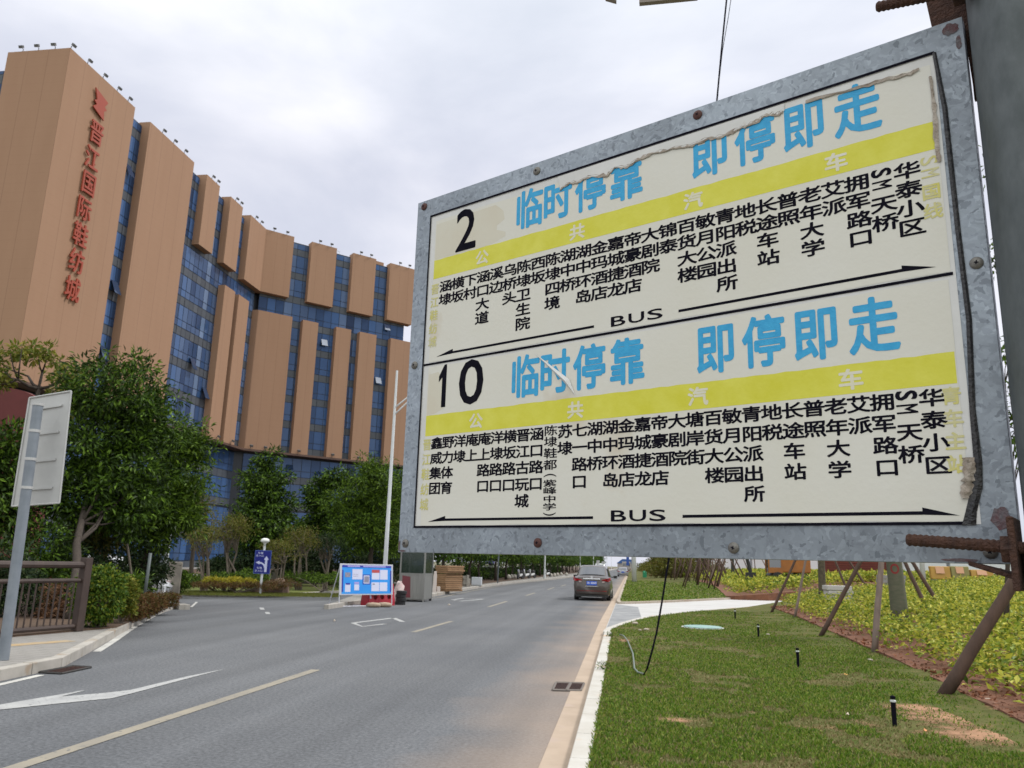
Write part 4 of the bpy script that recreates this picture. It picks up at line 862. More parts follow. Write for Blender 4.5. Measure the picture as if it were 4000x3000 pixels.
bush('clipped_hedge', 'long reddish brown hedge edging the island in front of the yellow plants', [ell(x, 2284, 50, 10, 35.3) for x in (740, 800, 860, 920, 980)]+[ell(1050, 2288, 60, 14, 35.3), ell(1110, 2278, 60, 18, 35.8)], m_lfH, 420, 18, .1, .06, .03, cat='hedge', z=.15)
bush('yellow_plant', 'bright yellow leaved plants in a patch on the island', [ell(812, 2264, 12, 10, 36), ell(850, 2270, 26, 8, 36), ell(915, 2270, 40, 9, 36), ell(980, 2272, 26, 8, 36)], leafmat('yellow_leaf', [(.35, .30, .03), (.45, .38, .04), (.2, .22, .03)]), 130, 16, .1, .12, .05, cat='plant', z=.15)
c = AT(1055, 2268, 36.2); mb = MB(); rs = random.Random(2)
for i in range(3): mb.lathe(c[0]+(i-1)*.35, c[1]+.1*i, [(.02, .1), (.42, .15), (.38, .3+.1*i), (.16, .48+.12*i), (.01, .52+.12*i)], 9)
mb.v = [(x+rs.uniform(-.04, .04), y+rs.uniform(-.04, .04), z+rs.uniform(-.03, .03)) for x, y, z in mb.v]
solo('boulder', mb, mat('brown_boulder', (.20, .13, .09), .9, 0, var=(.13, .09, .07), scale=4, bump=.4), 'brown boulder on the island beside the direction sign post', 'rock', (c[0], c[1], .14))
# --- trees lining the far left pavement; the nearest of each kind is built, the rest copied
def rowtree(label, x, y, h, m, grp):
    b_ = np.array([x, y, .16]); rr_ = h*.34
    return tree('street_tree', label, b_, b_+[0, 0, h*.55], .11, [(b_+[0, 0, h*.42], np.array([rr_*1.05, rr_*1.05, h*.18])), (b_+[.3, .2, h*.62], np.array([rr_*.9, rr_*.9, h*.22])), (b_+[-.2, 0, h*.82], np.array([rr_*.55, rr_*.55, h*.17]))], m, 170, 24, .42, .30, .12, group=grp, nlimb=8)
GR = 'street trees lining the left pavement'
LR = 'dense green street tree in the row along the far left pavement'
kinds = [rowtree(LR, -11.9, 47.5, 6.4, m_lfR, GR), rowtree(LR, -12.3, 53, 7.2, m_lfA, GR), rowtree(LR, -11.6, 58.5, 6.0, m_lfB, GR)]
rr2 = random.Random(9)
for i in range(36): y_ = 64+i*5.6+i*i*.04; dup(kinds[i % 3], (-11.9+rr2.uniform(-.5, .5), y_, .16), rr2.uniform(0, 6), LR, GR, rr2.uniform(.9, 1.12))
for i in range(26): dup(kinds[(i+1) % 3], (-17.5+rr2.uniform(-1.4, 1.4), 56+i*7.5, .16), rr2.uniform(0, 6), 'dense green tree in the back row behind the left street trees', 'back row of trees on the left', rr2.uniform(.85, 1.1))
for i in range(14): dup(kinds[i % 3], (-24-2*(i % 3), 70+i*16, .16), rr2.uniform(0, 6), 'dense green tree in the back row behind the left street trees', 'back row of trees on the left', rr2.uniform(1.0, 1.2))
for i in range(24):
    b_ = np.array([-13.6+rr2.uniform(-.3, .3), 50+i*4.5, .16]); k_ = .9
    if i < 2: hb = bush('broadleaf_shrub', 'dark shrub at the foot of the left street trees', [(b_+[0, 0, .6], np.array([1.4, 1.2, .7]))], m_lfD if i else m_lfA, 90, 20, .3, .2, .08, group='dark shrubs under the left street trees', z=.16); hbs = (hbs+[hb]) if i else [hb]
    else: dup(hbs[i % 2], b_, rr2.uniform(0, 6), 'dark shrub at the foot of the left street trees', 'dark shrubs under the left street trees', rr2.uniform(.8, 1.2))
# --- variegated shrubs filling the bank on the right
def edge_dist(x, y, P): 
    d = 9e9
    for i in range(len(P)-1):
        a, b_ = P[i], P[i+1]; t = max(0, min(1, ((x-a[0])*(b_[0]-a[0])+(y-a[1])*(b_[1]-a[1]))/((b_-a)@(b_-a)+1e-9))); d = min(d, math.hypot(x-a[0]-t*(b_[0]-a[0]), y-a[1]-t*(b_[1]-a[1])))
    return d
def fill(P, edge, x0, x1, y0, y1, nplants, marg, nl, name, seed, hmax=.62, ls=.13):
    rs_ = np.random.default_rng(seed); C = []
    while len(C) < nplants:
        x, y = rs_.uniform(x0, x1), y0+(y1-y0)*rs_.random()**1.25
        if not inpoly(x, y, P): continue
        d = edge_dist(x, y, edge)
        if d < marg*rs_.uniform(.75, 1.25): continue
        C.append((x, y, rise(x, y), min(1, .55+d*.25)))
    C = np.array(C); n = nplants*nl; B = np.repeat(C, nl, 0); h_ = hmax*B[:, 3]*rs_.random(n)**.55
    P_ = B[:, :3]+np.stack([rs_.normal(0, .15, n), rs_.normal(0, .15, n), h_], 1)
    D = unit(np.stack([rs_.normal(size=n), rs_.normal(size=n), rs_.normal(.35, .45, n)], 1)); U = unit(rs_.normal(0, .5, (n, 3))+[0, 0, 1])
    k = ls*rs_.uniform(.7, 1.3, n); return leafobj(name, P_, D, U, k, k*.5, m_lfV, None, 'stuff')
fill(bed_poly, BED2, 4.5, 22, 9, 46, 5200, .30, 22, 'shrub_bed', 1, .62, .11)
fill(bedf_poly, BEDF, 2, 26, 44, 120, 2600, .6, 16, 'shrub_bed', 2, .75, .22)
# --- grass blades on the lawn near the viewer
def inpoly_np(x, y, P):
    c = np.zeros(len(x), bool); j = len(P)-1
    for i in range(len(P)):
        a, b_ = P[i], P[j]; c ^= ((a[1] > y) != (b_[1] > y)) & (x < (b_[0]-a[0])*(y-a[1])/(b_[1]-a[1]+1e-12)+a[0]); j = i
    return c
def vnoise(x, y, s, seed):
    g = np.random.default_rng(seed).random((64, 64)); a, b_ = (x*s) % 63, (y*s) % 63; i, j = a.astype(int), b_.astype(int); u, v = a-i, b_-j; u, v = u*u*(3-2*u), v*v*(3-2*v)
    i2, j2 = (i+1) % 64, (j+1) % 64; return (g[i, j]*(1-u)+g[i2, j]*u)*(1-v)+(g[i, j2]*(1-u)+g[i2, j2]*u)*v
def grass(n, y0, y1, x0, x1, hgt, wid, name, m, thr, seed, poly, bedp):
    rs_ = np.random.default_rng(seed); y = 1/(1/y0+(1/y1-1/y0)*rs_.random(n)); x = rs_.uniform(x0, x1, n)*(y/y1)**.0
    keep = inpoly_np(x, y, poly) & ~inpoly_np(x, y, bedp); x, y = x[keep], y[keep]
    dmin = np.min([((x-c_[0])/c_[2])**2+((y-c_[1])/c_[3])**2 for c_ in BARE], 0); keep = (dmin > .15+.75*rs_.random(len(x))) | (rs_.random(len(x)) < .15); x, y = x[keep], y[keep]
    q = vnoise(x+7, y+3, 1.1, 3)*.6+vnoise(x, y, 3.1, 5)*.4; ok = (q > thr[0]) & (q < thr[1]); x, y = x[ok], y[ok]; n = len(x)
    z = .12+np.clip((x-4.6)*.085, 0, .95)-.015; sc_ = 1+y*.05
    D = unit(np.stack([rs_.normal(0, .55, n), rs_.normal(0, .55, n), np.full(n, .8)], 1)); U = unit(np.stack([rs_.normal(size=n), rs_.normal(size=n), np.full(n, .3)], 1))
    return leafobj(name, np.stack([x, y, z], 1), D, U, hgt*rs_.uniform(.6, 1.4, n), wid*sc_*rs_.uniform(.7, 1.3, n), m, None, 'stuff', fold=0)
BARE = []                            # worn places where the bare earth shows: centre and half widths
for px, py, wx, wy in ((3700, 2800, 1.1, 1.0), (3900, 2870, 1.3, 1.1), (3580, 2762, .8, .6), (3960, 2790, .9, .9), (2640, 2810, .35, .3), (2440, 2500, .25, .8)):
    q = GT(px, py); BARE.append((q[0], q[1], wx, wy))
m_bare = mat('bare_tan_earth', (.37, .20, .11), .95, 0, var=(.27, .145, .075), scale=7, bump=.8, bscale=25, spots=((.14, .13, .04), 9, .57))
n, l, b = nodes(m_bare); at_ = n.new('ShaderNodeAttribute'); at_.attribute_name = 'fade'; nz = n.new('ShaderNodeTexNoise'); nz.inputs['Scale'].default_value = 5.5; nz.inputs['Detail'].default_value = 7; nz.inputs['Roughness'].default_value = .7; l.new(n.new('ShaderNodeTexCoord').outputs['Object'], nz.inputs[0])
sm = n.new('ShaderNodeMath'); sm.operation = 'ADD'; l.new(at_.outputs['Fac'], sm.inputs[0]); l.new(nz.outputs[0], sm.inputs[1]); mq = n.new('ShaderNodeMapRange'); mq.inputs[1].default_value = .80; mq.inputs[2].default_value = 1.25; l.new(sm.outputs[0], mq.inputs[0]); l.new(mq.outputs[0], b.inputs['Alpha'])
rb_ = random.Random(12)
for c_ in BARE:
    mb = MB(); n_ = 26; V = [(c_[0], c_[1], rise(c_[0], c_[1])-.004)]
    for i in range(n_):
        a = 2*math.pi*i/n_; k = rb_.uniform(.72, 1.12); x_, y_ = c_[0]+c_[2]*k*math.cos(a), c_[1]+c_[3]*k*math.sin(a); V.append((x_, y_, rise(x_, y_)-.007))
    mb.add(V, [(0, i+1, (i+1) % n_+1) for i in range(n_)]); o_ = struct('bare_earth', mb, m_bare); fa = o_.data.attributes.new('fade', 'FLOAT', 'POINT'); fa.data.foreach_set('value', [.95]+[0.0]*n_)
m_gr = leafmat('grass_blade', [(.050, .105, .010), (.095, .175, .016), (.155, .245, .024), (.29, .29, .07)], trans=.2)
m_gd = leafmat('dry_grass_blade', [(.17, .14, .055), (.25, .19, .09), (.12, .15, .035), (.31, .24, .13), (.09, .14, .025)], trans=.15)
grass(330000, 4.6, 32, -.5, 8, .042, .0095, 'grass', m_gr, (.30, 1), 21, near_poly, bed_poly)
grass(150000, 4.6, 30, -.5, 8, .034, .009, 'dry_grass', m_gd, (.0, .60), 22, near_poly, bed_poly)
grass(16000, 38, 95, -.6, 9, .08, .02, 'grass', m_gr, (.30, 1), 23, far_poly, bedf_poly)
P = []
for i in range(9000):
    t_ = rg.random(); c = AT(690+640*rg.random(), 2300, rg.uniform(33.3, 36.5)); P.append([c[0], c[1], .13])
P = np.array(P); leafobj('grass', P, unit(rg.normal(0, .4, P.shape)+[0, 0, 1]), unit(rg.normal(size=P.shape)), .07*rg.uniform(.6, 1.3, len(P)), .03*np.ones(len(P)), leafmat('island_grass_blade', [(.12, .13, .03), (.17, .17, .035), (.10, .14, .025)]), None, 'stuff')
# ================================================================ STREET FURNITURE ON THE LEFT AND MIDDLE
m_grey = mat('grey_painted_steel', (.17, .195, .225), .5, .2, var=(.23, .255, .285), scale=5)
m_signback = mat('bare_aluminium_sheet', (.50, .50, .49), .45, .25, var=(.44, .44, .43), scale=3)
m_whitepaint = mat('white_painted_steel', (.66, .68, .69), .4, 0, var=(.58, .60, .61), scale=2)
m_fence = mat('brown_timber_look_railing', (.036, .022, .018), .65, 0, var=(.06, .038, .03), scale=6, stretch=(1, 1, .4), bump=.3, bscale=30)
# --- blank back of a traffic sign
pb, pt = G(12, 2578, .15), None
rb = math.hypot(pb[0], pb[1]); pt = AT(150, 1574, rb)
ts = thing('traffic_sign', 'bare grey back of a tall traffic sign on a steel pole at the left edge', 'traffic sign', pb)
mb = MB(); mb.tube([pb, pt], .072, 18); obj('pole', mb, m_grey, ts, smooth=True, autosm=40)
cam_dir = np.array([-pb[0], -pb[1], 0]); cam_dir /= np.linalg.norm(cam_dir)
TL, TR, BR, BL_ = [AT(x, y, rb+dr_) for (x, y), dr_ in zip(((91, 1548), (255, 1521), (207, 1962), (21, 1975)), (.38, -.10, -.10, .38))]
nrm = np.cross(TR-TL, BL_-TL); nrm /= np.linalg.norm(nrm)
if np.dot(nrm, cam_dir) < 0: nrm = -nrm
sh = -nrm*.13
Q = [p+sh for p in (TL, TR, BR, BL_)]
mb = MB(); mb.extr(Q, -nrm*.012); sp1 = obj('sign_panel', mb, m_signback, ts, bevel=.004)
mb = MB()
for a, b_ in zip(Q, Q[1:]+Q[:1]): mb.tube([a+nrm*.008, b_+nrm*.008], .014, 6)
obj('rim', mb, m_signback, sp1)
for f_ in (.13, .37, .62, .87):
    a = Q[0]*(1-f_)+Q[3]*f_; b_ = Q[1]*(1-f_)+Q[2]*f_; mb = MB(); A_, B_ = a*.85+b_*.15, a*.17+b_*.83
    mb.obox(A_+nrm*.002, B_-A_, nrm*.03, (0, 0, .03)); c = pb+(pt-pb)*((a[2]+b_[2])/2-pb[2])/(pt[2]-pb[2])
    mb.ring(c[0], c[1], c[2]-.012, .071, .080, .04, 18); obj('bracket', mb, m_signback, ts)
# --- brown railing
fr = thing('railing', 'brown timber look railing with thin balusters at the left', 'railing', (FA[0], FA[1], .15))
f0 = np.array([FA[0], FA[1]]); Lf = 9.0; H = 1.28
nf = np.array([-fd[1], fd[0]])
def fpt(s, z): return np.array([*(f0+fd*s), .15+z])
for s in (0, 4.4, 8.8): mb = MB(); mb.box(*(f0+fd*s), .15, .17, .15, H+.10, math.atan2(fd[1], fd[0])); obj('post', mb, m_fence, fr, bevel=.01)
for z, r_ in ((H-.04, .062), (H-.33, .04), (.10, .045)): mb = MB(); mb.tube([fpt(0, z), fpt(8.8, z)], r_, 8); obj('rail', mb, m_fence, fr)
s = .22
while s < 8.8:
    if abs(s-4.4) > .12: mb = MB(); mb.tube([fpt(s, .1), fpt(s, H-.33)], .015, 6, cap=False); obj('baluster', mb, m_fence, fr)
    s += .14
# --- stone post, short grey post, white slim lamp post
p = G(672, 2322, .15); w3 = np.array([p[0], p[1]])
mb = MB(); mb.box(p[0], p[1], .1, .50, .50, 1.22, .5); mb.box(p[0], p[1], 1.32, .46, .46, .03, .5)
solo('stone_post', mb, mat('weathered_stone', (.30, .27, .22), .9, 0, var=(.16, .14, .12), scale=3, bump=.3), 'square weathered stone post at the corner of the side road', 'post', (p[0], p[1], .1), bevel=.03)
p = AT(565, 2320, 22.5); p[2] = .17
mb = MB(); q = AT(572, 2160, 22.5); mb.tube([p, [p[0]+.02, p[1], q[2]]], .04, 8); solo('grey_post', mb, mat('dark_grey_steel', (.085, .10, .10), .55, .2), 'plain grey steel post under the drooping crown at the left corner', 'post', p, smooth=True)
p = AT(632, 2312, 30); p[2] = .0; q = AT(646, 2095, 30)
lp = thing('lamp_post', 'slim white lamp post beside the parked white car', 'lamp post', p)
mb = MB(); mb.tube([p, [p[0], p[1], .6], [p[0], p[1], .62], [p[0]+.03, p[1], q[2]+.2]], [.11, .11, .085, .07], 12); obj('pole', mb, m_whitepaint, lp, smooth=True, autosm=40)
mb = MB(); mb.lathe(p[0]+.03, p[1], [(.08, q[2]+.2), (.13, q[2]+.26), (.10, q[2]+.5), (.02, q[2]+.56)], 12); obj('lamp_head', mb, m_whitepaint, lp, smooth=True)
mb = MB(); mb.tube([AT(497, 2125, 25.5), [*AT(538, 2300, 25.5)[:2], .2]], .03, 6); solo('support_pole', mb, m_twig, 'thin leaning prop pole behind the round bushes', 'pole', [*AT(538, 2300, 25.5)[:2], .2])
# --- blue direction sign with a mushroom lamp
p = G(1016, 2320, .14); rb = math.hypot(p[0], p[1])
ds = thing('direction_sign', 'blue direction sign with two white arrows under a white mushroom lamp', 'road sign', p)
topz = AT(1034, 2118, rb)[2]
m_navy = mat('navy_blue_sign_face', (.006, .012, .19), .4); m_swhite = mat('pale_sign_print', (.55, .58, .80), .5); m_rimb = mat('light_blue_rim', (.05, .10, .36), .45)
mb = MB(); mb.tube([p, [p[0], p[1], topz-.15]], .048, 12); obj('pole', mb, m_whitepaint, ds, smooth=True, autosm=40)
mb = MB(); mb.lathe(p[0], p[1], [(.05, topz-.16), (.04, topz-.08), (.09, topz-.02), (.175, topz+.02), (.185, topz+.07), (.15, topz+.13), (.07, topz+.165), (.01, topz+.17)], 18); obj('lamp_head', mb, mat('white_lamp_globe', (.72, .73, .70), .3), ds, smooth=True)
DX = np.array([math.cos(YAW+.02), math.sin(YAW+.02), 0]); DN = np.array([DX[1], -DX[0], 0])
d0 = np.array([p[0], p[1], 0])+DN*.09
zb, zt = AT(1005, 2241, rb)[2], AT(1032, 2150, rb)[2]; hw = .34
DP = lambda u, v, o=0: d0+DX*u+DN*o+np.array([0, 0, zb+v])
hh = zt-zb
mb = MB(); mb.obox(DP(-hw, 0, -.012), DX*2*hw, DN*.012, (0, 0, hh)); f_ = obj('sign_panel', mb, m_rimb, ds, bevel=.004)
mb = MB(); mb.poly([DP(-hw+.025, .025, .004), DP(hw-.025, .025, .004), DP(hw-.025, hh-.025, .004), DP(-hw+.025, hh-.025, .004)]); obj('sign_face', mb, m_navy, f_)
mb = MB(); X = .15; k_ = hh/1.0
mb.poly([DP(X-.05, .08*k_, .008), DP(X+.05, .08*k_, .008), DP(X+.05, .60*k_, .008), DP(X+.105, .60*k_, .008), DP(X, .76*k_, .008), DP(X-.105, .60*k_, .008), DP(X-.05, .60*k_, .008)])
obj('ahead_arrow', mb, m_swhite, f_)
mb = MB(); mb.poly([DP(X-.052, .22*k_, .008), DP(X-.052, .40*k_, .008), DP(-.02, .49*k_, .008), DP(-.12, .505*k_, .008), DP(-.13, .55*k_, .008), DP(-.28, .48*k_, .008), DP(-.12, .395*k_, .008), DP(-.12, .435*k_, .008), DP(-.02, .42*k_, .008), DP(.06, .34*k_, .008)]); obj('branch_arrow', mb, m_swhite, f_)
for txt, v in (('车辆', .885), ('主入口', .77), ('车辆', .25), ('正入口', .13)):
    mb = MB()
    for i, ch in enumerate(txt): put(mb, ch, -.13-.055*(len(txt)-1)+.115*i+(0 if len(txt) == 3 else .02), v*k_, .105, .095*k_, lambda a, b_: DP(a, b_, .008), .01)
    obj('lettering', mb, m_swhite, f_)
# --- notice board on a steel frame
fl_, fr_ = G(1324, 2371), G(1530, 2367); rb = math.hypot(*(fl_[:2]+fr_[:2])/2)
nbx = fr_-fl_; nbx[2] = 0; Wb = np.linalg.norm(nbx); nbx /= Wb; nbn = np.array([nbx[1], -nbx[0], 0]); nb0 = np.array([*fl_[:2], 0.])
nb = thing('notice_board', 'sky blue notice board with white sheets on a thin steel frame', 'notice board', (fl_+fr_)/2)
zb, zt = AT(1328, 2322, rb)[2], AT(1340, 2201, rb)[2]; hb = zt-zb
TL_ = .10
BP = lambda u, v, o=0: nb0+nbx*u+np.array([0, 0, zb+v*hb])+nbn*(o-v*TL_)
m_sky = mat('bright_blue_print', (.02, .26, .78), .4, 0, var=(.03, .32, .84), scale=2); m_paper = mat('white_paper', (.60, .62, .80), .6, 0, var=(.64, .66, .82), scale=4); m_dkb = mat('dark_blue_print', (.02, .035, .36), .4)
m_frm = mat('pale_steel_frame', (.55, .56, .62), .4, .2); m_redp = mat('red_print', (.48, .07, .07), .5); m_gprint = mat('grey_photo_print', (.18, .18, .24), .5, 0, var=(.32, .30, .40), scale=18); m_ltext = mat('pale_lilac_print', (.36, .34, .72), .5)
mb = MB(); mb.obox(BP(-.02, 0, -.02), nbx*(Wb+.04), nbn*.02, BP(0, 1, 0)-BP(0, 0, 0)); f_ = obj('panel', mb, m_frm, nb, bevel=.004)
def br_(u0, v0, u1, v1, m_, o, nm, lab=None):
    mb = MB(); mb.poly([BP(u0*Wb, v0, o), BP(u1*Wb, v0, o), BP(u1*Wb, v1, o), BP(u0*Wb, v1, o)]); obj(nm, mb, m_, f_, label=lab)
br_(.03, .04, .975, .955, m_sky, .004, 'blue_face')
br_(.03, .885, .975, .955, m_dkb, .007, 'heading_bar'); br_(.03, .1, .055, .80, m_dkb, .007, 'side_bar'); br_(.95, .1, .975, .80, m_dkb, .007, 'side_bar')
br_(.13, .90, .36, .945, m_ltext, .010, 'heading_strip'); br_(.42, .90, .86, .945, m_ltext, .010, 'heading_strip')
for u0, v0, u1, v1 in ((.22, .50, .41, .83), (.59, .50, .74, .82), (.75, .50, .90, .82), (.585, .12, .735, .41), (.745, .12, .895, .41), (.09, .10, .19, .36), (.26, .15, .35, .34), (.435, .37, .545, .63)): br_(u0, v0, u1, v1, m_paper, .007, 'paper_sheet')
br_(.59, .72, .74, .82, m_redp, .010, 'red_heading'); br_(.085, .57, .185, .72, m_gprint, .007, 'photograph'); br_(.10, .33, .18, .385, m_dkb, .010, 'sheet_heading'); br_(.26, .355, .35, .42, m_ltext, .007, 'sheet_heading')
br_(.415, .34, .565, .365, m_dkb, .006, 'sheet_frame'); br_(.415, .635, .565, .66, m_dkb, .006, 'sheet_frame'); br_(.415, .365, .43, .635, m_dkb, .006, 'sheet_frame'); br_(.55, .365, .565, .635, m_dkb, .006, 'sheet_frame')
br_(.445, .40, .535, .60, m_gprint, .010, 'photograph'); br_(.605, .33, .65, .37, m_gprint, .010, 'photograph')
for v in (.60, .66): br_(.24, v, .33, v+.008, m_gprint, .010, 'text_line')
for u in (.0, Wb):
    mb = MB(); mb.tube([nb0+nbx*u, BP(u, .5, -.03)], .018, 6); obj('leg', mb, m_frm, nb)
    mb = MB(); mb.tube([nb0+nbx*u-nbn*.7+[0, 0, .0], BP(u, .9, -.03)], .016, 6); obj('leg', mb, m_frm, nb)
mb = MB()
for o in (0, -.7): mb.tube([nb0-nbn*-o+[0, 0, .02] if False else nb0+nbn*o+[0, 0, .02], nb0+nbx*Wb+nbn*o+[0, 0, .02]], .014, 6)
for u in (0, Wb): mb.tube([nb0+nbx*u+[0, 0, .02], nb0+nbx*u-nbn*.7+[0, 0, .02]], .014, 6)
obj('base_frame', mb, m_frm, nb)
# --- red plastic barrier behind the board
m_redb = mat('red_plastic', (.42, .015, .035), .4, 0, var=(.36, .02, .035), scale=3)
ba = np.array([*G(1424, 2366)[:2], 0]); bb = ba+nbx*1.22+nbn*-.1; bx_ = (bb-ba); Lb = np.linalg.norm(bx_); bx_ /= Lb; bnn = np.array([bx_[1], -bx_[0], 0])
rbn = thing('road_barrier', 'red plastic water filled road barrier with three round holes behind the notice board', 'barrier', (ba+bb)/2)
QP = lambda u, v, o=0: np.array([*ba[:2], 0])+bx_*u+bnn*o+np.array([0, 0, v])
hz = .78; mb = MB()
# front and back faces with three holes, tapering to the top
NH = 20; holes = [(Lb*.25, .31), (Lb*.52, .31), (Lb*.79, .31)]; rh = .095
for side in (1, -1):
    off_ = lambda v: side*(.24-.13*min(1, max(0, (v-.15)/.6)))
    cols_ = [0, Lb*.385, Lb*.655, Lb]
    for (cu, cv), a, b_ in zip(holes, cols_[:-1], cols_[1:]):
        rim, box_ = [], []
        for i in range(NH):
            q = 2*math.pi*i/NH; c_, s_ = math.cos(q), math.sin(q); rim.append((cu+rh*c_, cv+rh*s_))
            t = min((b_-cu if c_ > 0 else cu-a)/max(abs(c_), 1e-6), (hz-cv if s_ > 0 else cv)/max(abs(s_), 1e-6)); box_.append((cu+c_*t, cv+s_*t))
        o = len(mb.v); mb.add([QP(u, v, off_(v)) for u, v in rim]+[QP(u, v, off_(v)) for u, v in box_], [(i, NH+i, NH+(i+1) % NH, (i+1) % NH)[::side] for i in range(NH)])
        for cx_ in ((a, 0), (b_, 0), (a, hz), (b_, hz)):
            j = sorted(range(NH), key=lambda i: (box_[i][0]-cx_[0])**2+(box_[i][1]-cx_[1])**2)[:2]
            mb.poly([QP(*cx_, off_(cx_[1])), QP(*box_[j[0]], off_(box_[j[0]][1])), QP(*box_[j[1]], off_(box_[j[1]][1]))])
        if side == 1:
            mb.add([QP(u, v, off_(v)) for u, v in rim]+[QP(u, v, -off_(v)) for u, v in rim], [(i, (i+1) % NH, NH+(i+1) % NH, NH+i) for i in range(NH)])
mb.poly([QP(0, hz, .11), QP(Lb, hz, .11), QP(Lb, hz, -.11), QP(0, hz, -.11)])
for u in (0, Lb): mb.poly([QP(u, 0, .24), QP(u, hz, .11), QP(u, hz, -.11), QP(u, 0, -.24)])
obj('body', mb, m_redb, rbn)
mb = MB(); mb.poly([QP(.05, .26, .222), QP(.12, .26, .222), QP(.12, .40, .192), QP(.05, .40, .192)]); obj('reflector', mb, m_paper, rbn)
sb = np.array([*G(1480, 2372)[:2], 0])
m_sack = mat('pale_sack_cloth', (.42, .33, .24), .9, 0, var=(.30, .22, .16), scale=8, bump=.4)
for i, (dx_, lab) in enumerate(((-.2, 'left tan sack lying at the foot of the red barrier'), (.2, 'right tan sack lying at the foot of the red barrier'))):
    mb = MB(); c = sb+nbx*dx_*1.2; mb.lathe(0, 0, [(.02, 0), (.20, .02), (.24, .08), (.17, .15), (.02, .17)], 10); mb.xf([[1.2, 0, 0], [0, .75, 0], [0, 0, 1]], c); solo('sack', mb, m_sack, lab, 'sack', c, smooth=True, group='tan sacks at the barrier')
# --- things heaped between board and booth
c = G(1556, 2358); mb = MB(); mb.lathe(c[0], c[1], [(.03, 0), (.20, .03), (.22, .25), (.15, .5), (.17, .66), (.09, .80), (.03, .83)], 9)
rq = random.Random(5); mb.v = [(x+rq.uniform(-.07, .07), y+rq.uniform(-.07, .07), max(0, z+rq.uniform(-.04, .04))) for x, y, z in mb.v]
solo('rag_bundle', mb, mat('pink_white_cloth', (.55, .36, .36), .9, 0, var=(.62, .58, .55), scale=6), 'pinkish white cloth bundle standing between the red barrier and booth', 'bundle', c, smooth=True)
c = G(1563, 2362); ty = thing('tyre_stack', 'short stack of black tyres beside the booth', 'tyre stack', c)
for i in range(4): mb = MB(); mb.ring(c[0]+.03*(i % 2), c[1], .13*i, .10, .20, .125, 16); obj('tyre', mb, mat('black_rubber', (.018, .018, .02), .8) if i == 0 else bpy.data.materials['black_rubber'], ty, bevel=.02)
# --- stainless booth
m_steel = mat('brushed_stainless', (.30, .30, .28), .42, .5, var=(.24, .24, .23), scale=3, stretch=(6, 6, .5)); m_bglass = mat('booth_glass', (.04, .06, .05), .08, 0, spec=.6)
m_bglass.node_tree.nodes['Principled BSDF'].inputs['Alpha'].default_value = .45
qb = G(1652, 2352); Wk, Dk, Hk = 1.02, 1.35, 2.5; kx = np.array([math.cos(.0), math.sin(.0), 0]); ky = np.array([-kx[1], kx[0], 0]); qa = qb-kx*Wk
bo = thing('guard_booth', 'small stainless steel booth with glazed upper half on the roadside', 'booth', (qa+qb)/2+ky*Dk/2)
KP = lambda a, b_, z: np.array([*qa[:2], 0])+kx*a+ky*b_+np.array([0, 0, z])
for a in (0, Wk):
    for b_ in (0, Dk): mb = MB(); mb.obox(KP(a-.03, b_-.03, .0), kx*.06, ky*.06, (0, 0, Hk)); obj('corner_post', mb, m_steel, bo)
for nm, o, e1 in (('wall_panel', KP(.03, -.015, .10), kx*(Wk-.06)), ('wall_panel', KP(.03, Dk-.015, .10), kx*(Wk-.06))):
    mb = MB(); mb.obox(o, e1, ky*.03, (0, 0, .98)); obj(nm, mb, m_steel, bo)
    mb = MB(); mb.obox(o+np.array([0, 0, 1.05])+ky*.01, e1, ky*.008, (0, 0, 1.0)); obj('window_pane', mb, m_bglass, bo)
    mb = MB(); mb.obox(o+np.array([0, 0, .98])-ky*.01, e1, ky*.05, (0, 0, .06)); mb.obox(o+np.array([0, 0, 1.98])-ky*.01, e1, ky*.05, (0, 0, .3)); obj('frame', mb, m_steel, bo)
for a in (-.015, Wk-.015):
    mb = MB(); mb.obox(KP(a, .03, .10), kx*.03, ky*(Dk-.06), (0, 0, .98)); obj('wall_panel', mb, m_steel, bo)
    mb = MB(); mb.obox(KP(a+.01, .03, 1.15), kx*.008, ky*(Dk-.06), (0, 0, 1.0)); obj('window_pane', mb, m_bglass, bo)
    mb = MB(); mb.obox(KP(a-.01, .03, 1.08), kx*.05, ky*(Dk-.06), (0, 0, .06)); mb.obox(KP(a-.01, .03, 2.15), kx*.05, ky*(Dk-.06), (0, 0, .28)); obj('frame', mb, m_steel, bo)
mb = MB(); mb.obox(KP(-.12, -.12, Hk), kx*(Wk+.24), ky*(Dk+.24), (0, 0, .10)); obj('roof', mb, m_steel, bo, bevel=.02)
mb = MB(); mb.poly([KP(.10, -.022, .16), KP(.48, -.022, .16), KP(.44, -.022, 1.0), KP(.10, -.022, 1.04)]); obj('red_reflective_patch', mb, mat('dull_red_film', (.16, .035, .045), .5), bo)
for a in (.0, Wk):
    for b_ in (.0, Dk): mb = MB(); mb.lathe(*KP(a*.94+.03, b_*.94+.03, 0)[:2], [(.05, -.0), (.05, .06), (.02, .07)], 8); obj('foot', mb, m_black, bo)
mb = MB(); mb.obox(KP(.03, .03, .07), kx*(Wk-.06), ky*(Dk-.06), (0, 0, .028)); obj('floor_plate', mb, m_steel, bo)
mb = MB(); mb.obox(KP(Wk*.55, Dk*.5, .98), kx*.35, ky*.3, (0, 0, .12)); obj('counter', mb, m_paper, bo)
